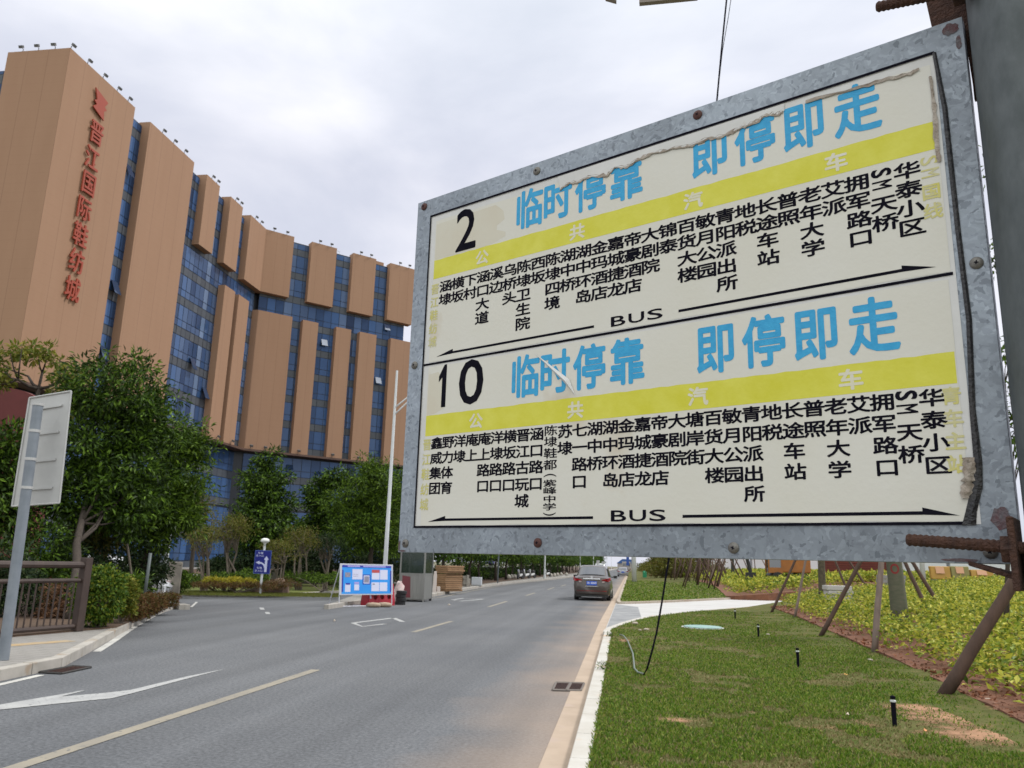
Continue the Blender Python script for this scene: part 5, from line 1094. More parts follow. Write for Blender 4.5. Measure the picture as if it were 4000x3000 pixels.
# --- cardboard, white slab post, stone pieces, white box on the pavement
m_card = mat('brown_cardboard', (.32, .19, .10), .85, 0, var=(.25, .145, .075), scale=2.5)
cx_ = np.array([.87, -.49, 0]); cy_ = np.array([.49, .87, 0]); c1_ = G(1743, 2311, .15); c0_ = c1_-cx_*.80
cs = thing('cardboard_stack', 'tall stack of flattened brown cardboard on the left pavement', 'cardboard', c0_)
topc = AT(1760, 2209, math.hypot(c0_[0], c0_[1]))[2]; nlay = 13; hl = (topc-.15)/nlay; rc = random.Random(8)
for i in range(nlay):
    mb = MB(); j = rc.uniform(-.03, .03) if i != 8 else -.06; o = c0_-np.array([0, 0, c0_[2]])+np.array([0, 0, .15+hl*i])+cx_*(j-.02)+cy_*rc.uniform(-.03, .03)
    w2 = .78+rc.uniform(-.03, .03)+(.06 if i > 8 else 0); mb.obox(o, cx_*w2, cy_*(1.3+rc.uniform(-.04, .04)), (0, 0, hl*(.88 if i != 8 else .6))); obj('sheet_bundle', mb, m_card, cs, bevel=.01)
p = G(1697, 2313, .15); mb = MB(); mb.box(p[0], p[1], .14, .17, .17, .86, .2); mb.box(p[0], p[1], 1.0, .13, .13, .16, .2); mb.box(p[0]+.18, p[1]+.1, .14, .16, .2, .28, .2)
solo('marker_post', mb, mat('pinkish_white_stone', (.58, .51, .47), .8), 'pale stepped stone post between the booth and cardboard stack', 'post', (p[0], p[1], .14), bevel=.01)
p = G(1822, 2291, .15); mb = MB(); mb.box(p[0], p[1], .14, .42, .5, .5, .3); mb.box(p[0]-.1, p[1]-.22, .64, .2, .1, .16, .3); mb.box(p[0]+.12, p[1]-.3, .14, .16, .14, .72, .3); mb.tube([[p[0]-.05, p[1]-.36, .4], [p[0]-.05, p[1]-.30, .4]], .13, 12)
solo('machine_unit', mb, mat('grubby_cream_metal', (.40, .37, .32), .7, 0, var=(.28, .25, .22), scale=5), 'grubby cream machine unit between the cardboard stack and white box', 'machine', (p[0], p[1], .14), bevel=.015)
p = G(1862, 2288, .15); mb = MB(); mb.box(p[0], p[1], .20, .64, .62, .50, YAW-.08); mb.box(p[0], p[1], .14, .56, .5, .06, YAW-.08)
solo('white_box', mb, mat('white_enamel', (.58, .60, .64), .4, 0, var=(.50, .52, .55), scale=2), 'plain white box on the left pavement beside the machine unit', 'box', (p[0], p[1], .14), bevel=.02)
p = G(1944, 2278, .15); mb = MB(); mb.tube([p, p+[0, 0, 4.2]], .055, 10); solo('grey_post', mb, m_grey, 'tall grey steel post at the kerb right of the white box', 'post', p, smooth=True)
# --- white street lamps
def lamp(label, base, h, r0, group='white street lamps along the left kerb'):
    t = thing('street_lamp', label, 'street lamp', base, 0, group); b_ = np.array(base, float)
    mb = MB(); mb.tube([b_, b_+[0, 0, .35], b_+[0, 0, .37], b_+[0, 0, h]], [r0*1.35, r0*1.35, r0, r0*.5], 14); obj('pole', mb, m_whitepaint, t, smooth=True, autosm=40)
    for k in (0, .32):
        mb = MB(); P = [b_+np.array([.0+s_*2.1, .15*s_, h-1.75+1.25*math.sin(s_*1.5)-k*(1-s_)]) for s_ in np.linspace(0, 1, 9)]; mb.tube(P, .035, 8); obj('arm', mb, m_whitepaint, t, smooth=True)
    e_ = P[-1]; mb = MB(); mb.obox(e_+[-.05, -.14, -.06], (.85, .06, .05), (-.02, .28, 0), (0, 0, .10)); obj('lamp_head', mb, m_whitepaint, t, bevel=.03); return t
zb_ = math.hypot(-10.2, 34.6); bpos = AT(1497, 2330, zb_); ltop = AT(1543, 1447, zb_)[2]
L1 = lamp('tall white street lamp with curved double arm rising behind the notice board', (bpos[0], bpos[1], .15), ltop-.15, .10, 'white street lamps')
b2 = G(2127, 2259, .15)
L2 = dup(L1, b2, 0, 'white street lamp pole at the kerb left of the brown sedan', 'white street lamps')
dy = 28.
for i, lab in enumerate(('white street lamp pole showing above the left of the brown sedan roof', 'second white street lamp pole beyond the roof of the brown sedan', 'third white street lamp pole beyond the roof of the brown sedan', 'farthest white street lamp pole on the left, half lost among the trees')):
    px = (2266, 2318, 2371, 2388)[i]; x0 = b2[0]+.1
    d = ray(px, 2200); yy = d[1]*(x0/d[0]); dup(L1, (x0, yy, .15), 0, lab, 'white street lamps')
# --- white scooters parked under the trees, props, stones
m_scw = mat('white_scooter_plastic', (.55, .55, .54), .4); m_dk = mat('dark_plastic', (.02, .02, .022), .6)
def scooter(label, p, rz, grp):
    t = thing('scooter', label, 'scooter', p, rz, grp)
    mb = MB(); mb.tube([(0, -.45, .45), (0, -.1, .38), (0, .25, .30), (0, .42, .55), (0, .48, .92)], [.10, .16, .09, .11, .07], 8); obj('body', mb, m_scw, t, world=False, smooth=True)
    mb = MB(); mb.tube([(0, -.55, .68), (0, -.25, .72), (0, .05, .70)], [.08, .13, .08], 8); obj('seat', mb, m_dk, t, world=False, smooth=True)
    for y in (-.55, .62): mb = MB(); mb.tube([(-.05, y, .24), (.05, y, .24)], .24, 16); obj('wheel', mb, m_dk, t, world=False)
    mb = MB(); mb.tube([(-.32, .42, 1.0), (0, .50, .96), (.32, .42, 1.0)], .02, 6); mb.tube([(0, .48, .92), (0, .64, .26)], .025, 6); obj('handlebar', mb, m_dk, t, world=False)
    mb = MB(); mb.tube([(0, .50, .86), (0, .56, .86)], .08, 10); obj('headlight', mb, m_paper, t, world=False); return t
s1 = scooter('leftmost white scooter of the row parked under the trees', [*G(2032, 2262, .16)[:2], .16], 2.9, 'white scooters under the left trees')
for px, py, lab in ((2056, 2260, 'darker looking white scooter parked second from the left under the trees'), (2078, 2258, 'white scooter just left of the white lamp pole'), (2138, 2253, 'white scooter just right of the white lamp pole')):
    dup(s1, [*G(px, py, .16)[:2], .16], 2.7, lab)
st = MB(); m_kst = mat('pale_kerb_stone', (.42, .39, .34), .9)
for i, (px, py) in enumerate(((1987, 2262), (1999, 2261), (2010, 2260), (2152, 2253), (2166, 2252), (2178, 2250), (2192, 2248), (2213, 2248))):
    p = G(px, py, .16); mb = MB(); mb.lathe(p[0], p[1], [(.02, .15), (.2, .16), (.22, .38), (.13, .55), (.02, .6)], 8); solo('bollard_stone', mb, m_kst, 'small pale stone standing at the edge of the left pavement under the trees', 'stone', (p[0], p[1], .15), 'pale stones along the left pavement', smooth=True)
p = G(1912, 2264, .16); tp = thing('prop_frame', 'pale cross bar on splayed poles round a trunk with a blue wrap', 'tree support', p)
for a in (-.65, .0, .65): mb = MB(); mb.tube([p+np.array([a*1.25, .0 if a else .5, 0]), p+np.array([a*.75, .0, 1.12])], .035, 6); obj('prop_pole', mb, m_twig, tp)
mb = MB(); mb.tube([p+[-.75, -.05, 1.12], p+[.8, -.05, 1.18]], .09, 8); obj('cross_bar', mb, mat('pale_wrapped_bar', (.42, .44, .38), .8), tp)
mb = MB(); mb.tube([p+[0, .06, 0], p+[0, .06, 2.6]], [.17, .12], 10); mb2 = MB(); mb2.tube([p+[-.42, .0, 1.45], p+[0, -.06, 1.55], p+[.4, .0, 1.45]], .14, 8)
obj('trunk', mb, m_bark, tp); obj('blue_wrap', mb2, mat('faded_blue_cloth', (.08, .08, .22), .8), tp)
# maroon arched wall behind the blank sign
wc = AT(40, 1600, 40); mb = MB(); hd_ = np.array([CR[0], CR[1], 0]); hd_ /= np.linalg.norm(hd_); bk = np.array([-hd_[1], hd_[0], 0])
pr = [(-2.6, 0)]+[(2.2*math.cos(q)-.3, wc[2]-1.1+1.9*math.sin(q)) for q in np.linspace(math.pi, 0, 14)]+[(1.9, 0)]
mb.extr([np.array([wc[0], wc[1], .15])+hd_*a+np.array([0, 0, b_]) for a, b_ in pr], bk*.5); wl = solo('arched_wall', mb, mat('maroon_render', (.13, .028, .026), .8, 0, var=(.11, .024, .022), scale=2), 'maroon arched wall half hidden behind the blank traffic sign', 'wall', (wc[0], wc[1], .15))
# pale statue among the trees behind the notice board
p = isl(1205, 50); t = thing('statue', 'pale stone statue on a low wall among the trees behind the notice board', 'statue', (p[0], p[1], .15))
mb = MB(); mb.lathe(p[0], p[1], [(.5, .9), (.55, 1.3), (.42, 1.8), (.5, 2.2), (.36, 2.45), (.2, 2.55), (.27, 2.75), (.2, 2.95), (.02, 3.0)], 12); obj('figure', mb, mat('pale_stone', (.34, .33, .31), .8), t, smooth=True)
mb = MB(); mb.box(p[0]+.6, p[1], .15, 5.5, .8, .75, YAW); obj('low_wall', mb, mat('grey_masonry', (.16, .14, .13), .9, 0, var=(.11, .10, .09), scale=3), t)
# drains
def grate(label, P, nm='drain_grate', n_=9, frame=True):
    c = np.mean([p for p in P], 0); t = thing(nm, label, 'drain', (c[0], c[1], 0)); a, b_, c_, d_ = [np.array([p[0], p[1], .014]) for p in P]
    mb = MB()
    for q, r_ in ((a, b_), (b_, c_), (c_, d_), (d_, a)): mb.tube([q, r_], .016, 4)
    obj('frame', mb, mat('grate_frame_'+nm, (.16, .14, .125) if n_ == 9 else (.03, .028, .026), .8), t)
    mb = MB(); mb.poly([p-[0, 0, .004] for p in (a, b_, c_, d_)]); obj('pit', mb, m_black, t)
    mb = MB()
    for i in range(1, n_):
        f_ = i/n_; mb.tube([a*(1-f_)+b_*f_+[0, 0, .0], d_*(1-f_)+c_*f_], .006, 4)
    obj('bars', mb, m_rust, t)
k = .3617; q = lambda x, y: G(2050+x*k, 2400+y*k)
grate('left half of the iron drain grate by the right gutter', [q(300, 828), q(443, 832), q(488, 752), q(335, 748)])
grate('right half of the iron drain grate, next to the pale kerb', [q(455, 832), q(604, 834), q(640, 756), q(500, 752)])
grate('dark storm drain slot under the left kerb', [G(152, 2630), G(240, 2635), G(356, 2610), G(280, 2606)], n_=5)
# ================================================================ CARS
m_tyre = mat('tyre_rubber', (.015, .015, .016), .85); m_rim = mat('alloy_rim', (.35, .35, .36), .35, .7); m_cglass = mat('car_window_glass', (.035, .042, .062), .05, 0, spec=.9)
m_cglass.node_tree.nodes['Principled BSDF'].inputs['IOR'].default_value = 1.75
m_tail = mat('red_tail_lens', (.30, .008, .012), .2); m_tailw = mat('clear_tail_lens', (.38, .30, .29), .2); m_chrome = mat('chrome_trim', (.72, .72, .74), .15, .9)
m_plate = mat('blue_number_plate', (.015, .09, .52), .4); m_bump = mat('black_bumper_plastic', (.02, .02, .02), .7)
def loft(mb, secs, cap=True):          # secs: list of (y, [(x, z) right half from bottom centre to top centre])
    rings = []
    for y, half in secs:
        full = [(x, y, z) for x, z in half]+[(-x, y, z) for x, z in half[::-1]]
        rings.append(full)
    n_ = len(rings[0]); V = [p for r_ in rings for p in r_]
    F = [(i*n_+k, i*n_+(k+1) % n_, (i+1)*n_+(k+1) % n_, (i+1)*n_+k) for i in range(len(rings)-1) for k in range(n_)]
    if cap: F += [tuple(range(n_-1, -1, -1)), tuple((len(rings)-1)*n_+k for k in range(n_))]
    mb.add(V, F)
def car(label, paint, loc, rz, W=1.78, L_=4.6, H=1.5, plate=True, group=None, detail=True):
    t = thing('car', label, 'car', loc, rz, group); h = W/2; k = H/1.5
    body = [(-L_/2, .86, .34, .80), (-L_/2+.08, .95, .26, .98*k), (-L_/2+.30, .985, .20, 1.06*k), (-L_/2+.9, 1.0, .18, 1.0*k), (-.6, 1.0, .18, .96*k), (.6, 1.0, .18, .94*k), (1.25, .99, .18, .90*k), (L_/2-.35, .95, .20, .76*k), (L_/2-.06, .86, .26, .62*k), (L_/2, .74, .34, .5)]
    mb = MB()
    loft(mb, [(y, [(0, zb), (h*wf*.86, zb), (h*wf*.97, zb+.10), (h*wf, (zb+zt)/2), (h*wf*.985, zt-.16), (h*wf*.93, zt-.05), (h*wf*.72, zt), (0, zt+.02)]) for y, wf, zb, zt in body])
    bo_ = obj('body', mb, paint, t, world=False, smooth=True, autosm=38)
    zr = H
    gh = [(-L_/2+.42, .80, .78, 1.02*k, 1.05*k), (-L_/2+1.02, .88, .70, .99*k, zr-.06), (-L_/2+1.35, .89, .70, .98*k, zr-.005), (0, .90, .71, .95*k, zr), (.55, .90, .68, .93*k, zr-.05), (1.25, .86, .74, .90*k, .95*k)]
    mb = MB(); loft(mb, [(y, [(0, z0-.04), (h*wb, z0), (h*(wb*.6+wt*.4), z0+(z1-z0)*.45), (h*wt, z1-.05*min(1, (z1-z0)*4)), (h*wt*.8, z1), (0, z1+.015)]) for y, wb, wt, z0, z1 in gh]); obj('cabin', mb, paint, t, world=False, smooth=True, autosm=50)
    (y0, wb0, wt0, a0, b0), (y1, wb1, wt1, a1, b1) = gh[0], gh[1]
    mb = MB(); n_ = 8; V = []
    for i in range(n_+1):
        f_ = .08+.82*i/n_; y = y0+(y1-y0)*f_; z = b0+(b1-b0)*f_; wd = h*(wt0+(wt1-wt0)*f_)*.90
        for q in np.linspace(-1, 1, 7): V.append((wd*q, y-.022-.03*(1-q*q), z+.016+.022*(1-q*q)-.02*abs(q)**3))
    mb.add(V, [(7*i+j, 7*i+j+1, 7*i+j+8, 7*i+j+7) for i in range(n_) for j in range(6)]); obj('rear_window', mb, m_cglass, t, world=False, smooth=True)
    for s_ in (1, -1):
        mb = MB(); q = [(-L_/2+.98, 1.04*k), (1.05, .97*k), (.50, zr-.13), (-L_/2+1.45, zr-.11), (-L_/2+1.12, zr-.16)]
        mb.extr([(s_*(h*(.90-.19*max(0, (z-.95*k)/(zr-.95*k)))+.012), y, z) for y, z in q], (s_*.006, 0, 0)); obj('side_window', mb, m_cglass, t, world=False)
        mb = MB(); mb.tube([(s_*(h*.93), .85, .98*k), (s_*(h+.08), .83, 1.0*k)], .03, 6); mb.obox((s_*(h+.06), .78, .93*k), (s_*.17, -.02, 0), (0, .10, 0), (0, 0, .14)); obj('mirror', mb, m_bump, t, world=False, bevel=.03)
        for y in (-L_/2+.95, L_/2-.88):
            mb = MB(); mb.tube([(s_*(h-.22), y, .31), (s_*(h-.20), y, .31), (s_*(h-.03), y, .31), (s_*(h-.005), y, .31)], [.27, .315, .315, .28], 22); wl_ = obj('wheel', mb, m_tyre, t, world=False, smooth=True, autosm=40)
            mb = MB(); mb.tube([(s_*(h-.01), y, .31), (s_*(h+.004), y, .31)], [.20, .17], 14); obj('rim', mb, m_rim, wl_, world=False)
        yb = -L_/2
        mb = MB(); mb.extr([(s_*h*.985, yb+.27, .99*k), (s_*h*.90, yb+.025, .965*k), (s_*h*.56, yb-.022, .90*k), (s_*h*.50, yb-.025, .86*k), (s_*h*.90, yb+.0, .83*k), (s_*h*.995, yb+.25, .87*k)], (s_*.012, -.035, 0)); tl = obj('tail_light', mb, m_tail, t, world=False)
        if detail:
            mb = MB(); mb.extr([(s_*h*.70, yb-.03, .835*k), (s_*h*.54, yb-.035, .835*k), (s_*h*.56, yb-.035, .77*k), (s_*h*.68, yb-.03, .77*k)], (0, -.02, 0)); obj('reverse_lens', mb, m_tailw, tl, world=False)
        mb = MB(); mb.extr([(s_*h*.86, L_/2-.30, .70*k), (s_*h*.60, L_/2-.02, .66*k), (s_*h*.58, L_/2-.02, .58*k), (s_*h*.88, L_/2-.28, .60*k)], (s_*.02, .03, .0)); obj('headlight', mb, m_tailw, t, world=False)
    yb = -L_/2
    if detail:
        mb = MB(); mb.obox((-h*.46, yb-.06, .895*k), (h*.92, 0, 0), (0, .065, 0), (0, 0, .062)); obj('chrome_strip', mb, m_chrome, t, world=False, bevel=.012)
        mb = MB(); mb.obox((-h*.34, yb-.04, .60*k), (h*.68, 0, 0), (0, .05, 0), (0, 0, .022)); obj('plate_trim', mb, m_chrome, t, world=False)
        mb = MB(); mb.tube([(0, yb-.005, 1.0*k), (0, yb-.03, 1.0*k)], .055, 16); mb.tube([(0, yb-.03, 1.0*k), (0, yb-.036, 1.0*k)], .03, 12); obj('badge', mb, m_chrome, t, world=False)
        for z in (.50, .36):
            mb = MB(); mb.obox((-h*.90, yb+.005, z*k), (h*1.8, 0, 0), (0, .06, 0), (0, 0, .02)); obj('bumper_line', mb, m_bump, t, world=False)
        mb = MB(); mb.obox((-h*.80, yb+.0, .40*k), (h*1.6, 0, 0), (0, .05, 0), (0, 0, .028)); obj('bumper_reflector', mb, m_tail, t, world=False)
        mb = MB(); mb.obox((-h*.88, yb+.06, .16), (h*1.76, 0, 0), (0, .2, 0), (0, 0, .14)); obj('lower_bumper', mb, m_bump, t, world=False, bevel=.03)
        mb = MB(); mb.tube([(-h*.55, yb+.10, .17), (h*.55, yb+.10, .17)], .04, 8); obj('exhaust_guard', mb, m_rim, t, world=False)
    if plate:
        mb = MB(); mb.obox((-.245, yb-.05, .655*k), (.49, 0, 0), (0, .03, 0), (0, 0, .19)); pl = obj('number_plate', mb, m_plate, t, world=False)
        if detail:
            mb = MB()
            for i in (0, 1, 3, 4, 5, 6, 7): mb.poly([(-.20+.055*i, yb-.056, .71*k), (-.165+.055*i, yb-.056, .71*k), (-.165+.055*i, yb-.056, .79*k), (-.20+.055*i, yb-.056, .79*k)])
            obj('plate_marks', mb, m_paper, pl, world=False)
    return t
def cpaint(nm, c): return mat(nm, c, .32, .35, coat=.6)
p = G(2313, 2347); bl_, br2 = G(2245, 2346), G(2388, 2346)
car('brown sedan with blue number plate driving away close to the right kerb', cpaint('bronze_brown_paint', (.085, .070, .062)), (p[0], p[1]+2.3, .004), R(-.6), W=1.80, L_=4.6, H=1.66)
p = G(2433, 2253); car('small silver car far down the road ahead of the brown sedan', cpaint('silver_paint', (.30, .31, .34)), (p[0], p[1]+2.2, .004), 0, H=1.5, detail=False)
p = G(2456, 2247); car('dark reddish car partly hidden beside the far silver car', cpaint('dark_maroon_paint', (.08, .025, .02)), (-1.9+.55, p[1]+28, .004), 0, H=1.5, detail=False)
p = AT(418, 2310, 34); car('white car parked at the left beside the slim white lamp post', cpaint('white_car_paint', (.62, .63, .65)), (p[0], p[1], .004), R(-68), W=1.78, H=1.5, detail=False)
p = AT(520, 2290, 40); car('white car parked far left glimpsed between the bushes', cpaint('white_car_paint', (.62, .63, .65)), (p[0]-3.4, p[1]+1.5, .004), R(112), W=1.78, H=1.5, detail=False)
# white van in the oncoming lane and a truck at the far end
m_vanw = cpaint('white_van_paint', (.60, .61, .60))
def van(label, loc, rz, W, L_, H, m_, cat='van'):
    t = thing(cat, label, cat, loc, rz); h = W/2; mb = MB()
    loft(mb, [(y, [(0, .3), (h*.95, .3), (h*w1, .6), (h*w1, zt*.55), (h*.93*w1, zt-.12), (h*.8*w1, zt), (0, zt+.03)]) for y, w1, zt in ((-L_/2, .98, H), (-L_/2+.1, 1, H+.02), (L_/2-1.5, 1, H), (L_/2-.75, .99, H-.15), (L_/2-.05, .95, H*.52), (L_/2, .9, H*.40))]); obj('body', mb, m_, t, world=False, smooth=True, autosm=40)
    mb = MB(); mb.obox((-h*.80, -L_/2-.02, H*.58), (h*1.6, 0, 0), (0, .03, 0), (0, 0, H*.28)); obj('rear_window', mb, m_cglass, t, world=False)
    mb = MB(); mb.add([(-h*.8, L_/2-.05, H*.55), (h*.8, L_/2-.05, H*.55), (h*.72, L_/2-.68, H*.9), (-h*.72, L_/2-.68, H*.9)], [(0, 1, 2, 3)]); mb.v = [(a, b_+.06, c_+.03) for a, b_, c_ in mb.v]; obj('windscreen', mb, m_cglass, t, world=False)
    for s_ in (1, -1):
        mb = MB(); mb.obox((s_*(h+.002), -L_/2+.4, H*.58), (0, L_-1.8, 0), (s_*.01, 0, 0), (0, 0, H*.26)); obj('side_window', mb, m_cglass, t, world=False)
        for y in (-L_/2+.9, L_/2-.9): mb = MB(); mb.tube([(s_*(h-.25), y, .34), (s_*(h-.01), y, .34)], .34, 18); obj('wheel', mb, m_tyre, t, world=False)
        mb = MB(); mb.obox((s_*h*.86-.06, -L_/2-.025, .75), (.12, 0, 0), (0, .03, 0), (0, 0, .35)); obj('tail_light', mb, m_tail, t, world=False)
    return t
d = ray(2345, 2225); x_ = -4.6; van('white van seen over the roof of the brown sedan', (x_-1.2, d[1]*((x_-1.2)/d[0]), .004), R(180), 1.95, 5.2, 2.1, m_vanw)
yy = 235.; van('beige box truck at the far end of the road', (ray(2447, 2225)[0]/ray(2447, 2225)[1]*yy, yy, .004), 0, 2.6, 8, 3.0, cpaint('beige_truck_paint', (.40, .36, .33)), 'truck')
# grey billboards and blue roofed shed far away
for px, lab in ((2336, 'left of two pale grey boards above the white van'), (2357, 'right of two pale grey boards above the white van')):
    yy = 130.; d = ray(px, 2205); c = np.array([d[0]/d[1]*yy, yy, 0]); z0, z1 = (AT(px, 2203, math.hypot(*c[:2]))[2], AT(px, 2189 if px < 2340 else 2193, math.hypot(*c[:2]))[2])
    t = thing('board', lab, 'sign board', (c[0], c[1], .15)); mb = MB(); mb.box(c[0], c[1], z0, .52, .05, z1-z0); obj('panel', mb, m_signback, t); mb = MB(); mb.tube([[c[0], c[1]+.06, .15], [c[0], c[1]+.06, z1]], .05, 6); obj('pole', mb, m_grey, t)
yy = 420.; c = np.array([ray(2447, 2205)[0]/ray(2447, 2205)[1]*yy, yy, 0]); m_bluer = mat('blue_sheet_roof', (.03, .09, .26), .5)
t = thing('shed', 'blue roofed shed closing the far end of the road', 'building', (c[0], c[1], 0))
mb = MB(); mb.box(c[0], c[1], 0, 9, 8, 3.2); obj('wall', mb, mat('pale_shed_wall', (.36, .33, .31), .8), t)
mb = MB(); mb.extr([(c[0]-5, c[1]-4.5, 3.2), (c[0]+5, c[1]-4.5, 3.2), (c[0]+4, c[1]-4.5, 5.2), (c[0]-2, c[1]-4.5, 5.4)], (0, 9, 0)); obj('roof', mb, m_bluer, t)
yy = 150.; d = ray(2452, 2200); c = np.array([d[0]/d[1]*yy, yy, .12]); t = thing('road_sign', 'small blue road sign beside the big white post far down the verge', 'road sign', c)
mb = MB(); mb.tube([c, c+[0, 0, 3.2]], .05, 6); obj('pole', mb, m_grey, t); mb = MB(); mb.box(c[0], c[1]-.08, 1.9, .5, .04, 1.5); obj('sign_panel', mb, mat('blue_sign_panel', (.02, .08, .36), .4), t)
# ================================================================ RIGHT BANK: props, trunks, site beyond
m_pole = mat('brown_pine_pole', (.105, .062, .045), .9, 0, var=(.065, .04, .03), scale=5, bump=.6, bscale=25, stretch=(2, 2, .5))
m_polep = mat('greyish_pine_pole', (.24, .18, .155), .9, 0, var=(.16, .12, .10), scale=6, bump=.5, bscale=25, stretch=(2, 2, .5))
def prop(label, pb, pt, r_, m_, grp='wooden poles propping the young trees', ext=1.35):
    b_ = GT(*pb); rng = math.hypot(b_[0], b_[1]); a = AT(*pt, rng+.25); top = b_+(a-b_)*ext; b_ = b_-(a-b_)*.03
    mb = MB(); n_ = 7; P = [b_+(top-b_)*i/n_+np.array([random.uniform(-.006, .006), random.uniform(-.006, .006), 0]) for i in range(n_+1)]
    mb.tube(P, [r_*(1.05-.03*i) for i in range(n_+1)], 10); return solo('support_pole', mb, m_, label, 'pole', b_, grp, smooth=True)
prop('thick brown pole leaning up right behind the rusty bracket, nearest of the props', (3690, 2712), (3980, 2242), .082, m_pole)
prop('pale upright prop pole left of the green palm trunk', (3416, 2546), (3442, 2194), .062, m_polep)
prop('dark leaning prop pole standing on the lawn edge left of the pale upright pole', (3207, 2484), (3362, 2192), .055, m_pole)
prop('thin greyish prop pole at the corner of the near lawn and red soil', (3106, 2410), (3146, 2194), .042, m_polep)
prop('dark prop pole leaning right at the far end of the near lawn', (3014, 2392), (3108, 2187), .048, m_pole)
prop('brown prop pole leaning left immediately right of the green palm trunk', (3640, 2424), (3534, 2194), .058, m_pole)
prop('brown prop pole leaning left, second to the right of the green palm trunk', (3702, 2416), (3563, 2194), .058, m_pole)
prop('dark prop pole crossing behind another pole left of the pale upright one', (3322, 2336), (3262, 2191), .052, m_pole)
prop('brown prop pole leaning left whose foot is hidden by shrubs beside the pale upright pole', (3410, 2330), (3316, 2191), .052, m_pole)
prop('short brown prop pole showing under the rusty flange', (3870, 2292), (3900, 2238), .055, m_pole)
for i, (pb, pt) in enumerate((((2769, 2286), (2792, 2206)), ((2742, 2274), (2764, 2210)), ((2686, 2257), (2715, 2178)), ((2702, 2262), (2731, 2180)), ((2628, 2246), (2654, 2190)), ((2935, 2257), (2902, 2180)), ((3012, 2252), (2976, 2185)), ((2953, 2252), (2946, 2182)), ((2640, 2247), (2672, 2182)), ((2832, 2262), (2800, 2188)), ((2850, 2262), (2880, 2186)), ((2610, 2242), (2632, 2186)), ((2590, 2240), (2604, 2192)), ((2795, 2262), (2822, 2190)))):
    b_ = np.array([*G(pb[0], pb[1], .5)[:2], 0]); prop('slim prop pole among the row of young trees beyond the driveway', pb, pt, .055, m_pole if i % 3 else m_polep, 'far prop poles beyond the driveway')
mb = MB(); mb.tube([(0, 0, -.05), (.02, .02, 1.6), (.0, .0, 3.3)], [.06, .055, .045], 7); pp = solo('support_pole', mb, m_pole, 'slim prop pole among the row of young trees beyond the driveway', 'pole', (0, 0, 0), 'far prop poles beyond the driveway', smooth=True)
pq = random.Random(17); first = True
for i in range(26):
    cx0, cy0 = 5.2+pq.uniform(0, 3.2), 62+i*3.6
    for k in range(3):
        a = k*2.1+pq.uniform(-.3, .3); o_ = pp if first else pp.copy()
        if not first: col.objects.link(o_)
        first = False; o_.location = (cx0+1.5*math.cos(a), cy0+1.5*math.sin(a), rise(cx0, cy0)); o_.rotation_euler = (.46*math.sin(a), -.46*math.cos(a), 0)
def trunk(name, label, pb, pt, r_, m_, ells_h=5.2, grp=None, crownm=None, nl=60, extra=None, rc=1.5):
    b_ = GT(*pb); rng = math.hypot(b_[0], b_[1]); a = AT(*pt, rng); top = b_+(a-b_)*(ells_h/max(.5, a[2]-b_[2])); t = thing(name, label, 'tree', b_, 0, grp)
    mb = MB(); n_ = 8; mb.tube([b_+(top-b_)*i/n_-[0, 0, .08*(i == 0)] for i in range(n_+1)], [r_*(1.12-.05*i+(.12 if i == 0 else 0)) for i in range(n_+1)], 14)
    for i in range(7):
        q = i*.9; e_ = top+np.array([math.cos(q)*rc*.8, math.sin(q)*rc*.8, .3+.25*(i % 3)]); mb.tube([b_+(top-b_)*.85, (top+e_)/2, e_], [r_*.5, r_*.3, .02], 5)
    obj('trunk', mb, m_, t, smooth=True)
    if crownm: crown(t, [(top+[0, 0, .5], np.array([rc, rc, 1.0]))], crownm, nl, 18, .35, .22, .08)
    return t, b_, top, rng
m_palm = mat('green_grey_trunk', (.085, .095, .06), .9, 0, var=(.13, .12, .085), scale=5, bump=.5, bscale=18, stretch=(1, 1, 3))
m_bark2 = mat('dark_mottled_bark', (.05, .042, .03), .95, 0, var=(.12, .10, .06), scale=9, bump=.8, bscale=20)
t, b_, top, rng = trunk('palm_trunk_tree', 'thick green grey trunk with a red painted ring in the shrub bed', (3522, 2468), (3492, 2194), .185, m_palm, 4.6, None, m_lfB, 60)
ua = (top-b_)/np.linalg.norm(top-b_); tocam = np.array([-b_[0], -b_[1], 0]); tocam /= np.linalg.norm(tocam); sd_ = np.cross(tocam, ua)
c = AT(3492, 2222, rng); s_ = (c[2]-b_[2])/ua[2]; cc = b_+ua*s_
mb = MB(); m_redmark = mat('red_paint_mark', (.22, .02, .02), .7)
for k in range(20):
    q0, q1 = 2*math.pi*k/20, 2*math.pi*(k+1)/20; W2 = []
    for q, r2 in ((q0, .06), (q1, .06), (q1, .095), (q0, .095)):
        lx, lz = math.cos(q)*r2, math.sin(q)*r2*1.3; th = lx/.17; W2.append(cc+ua*lz+(sd_*math.sin(th)+tocam*math.cos(th))*.186)
    mb.poly(W2)
obj('red_ring', mb, m_redmark, t)
trunk('bark_tree', 'dark mottled trunk standing in the shrubs left of the crossed poles', (3214, 2372), (3208, 2190), .13, m_bark2, 4.8, None, m_lfB, 60)
for pb, pt, lab in (((2863, 2266), (2861, 2178), 'trunk in dark wrapping, right of three behind the far shrubs'), ((2810, 2260), (2808, 2178), 'trunk in dark wrapping, middle of three behind the far shrubs'), ((2765, 2250), (2763, 2175), 'trunk in dark wrapping, left of three behind the far shrubs')):
    trunk('wrapped_tree', lab, pb, pt, .17, m_wrap, 5.0, 'dark wrapped trunks beyond the driveway', m_lfB, 50)
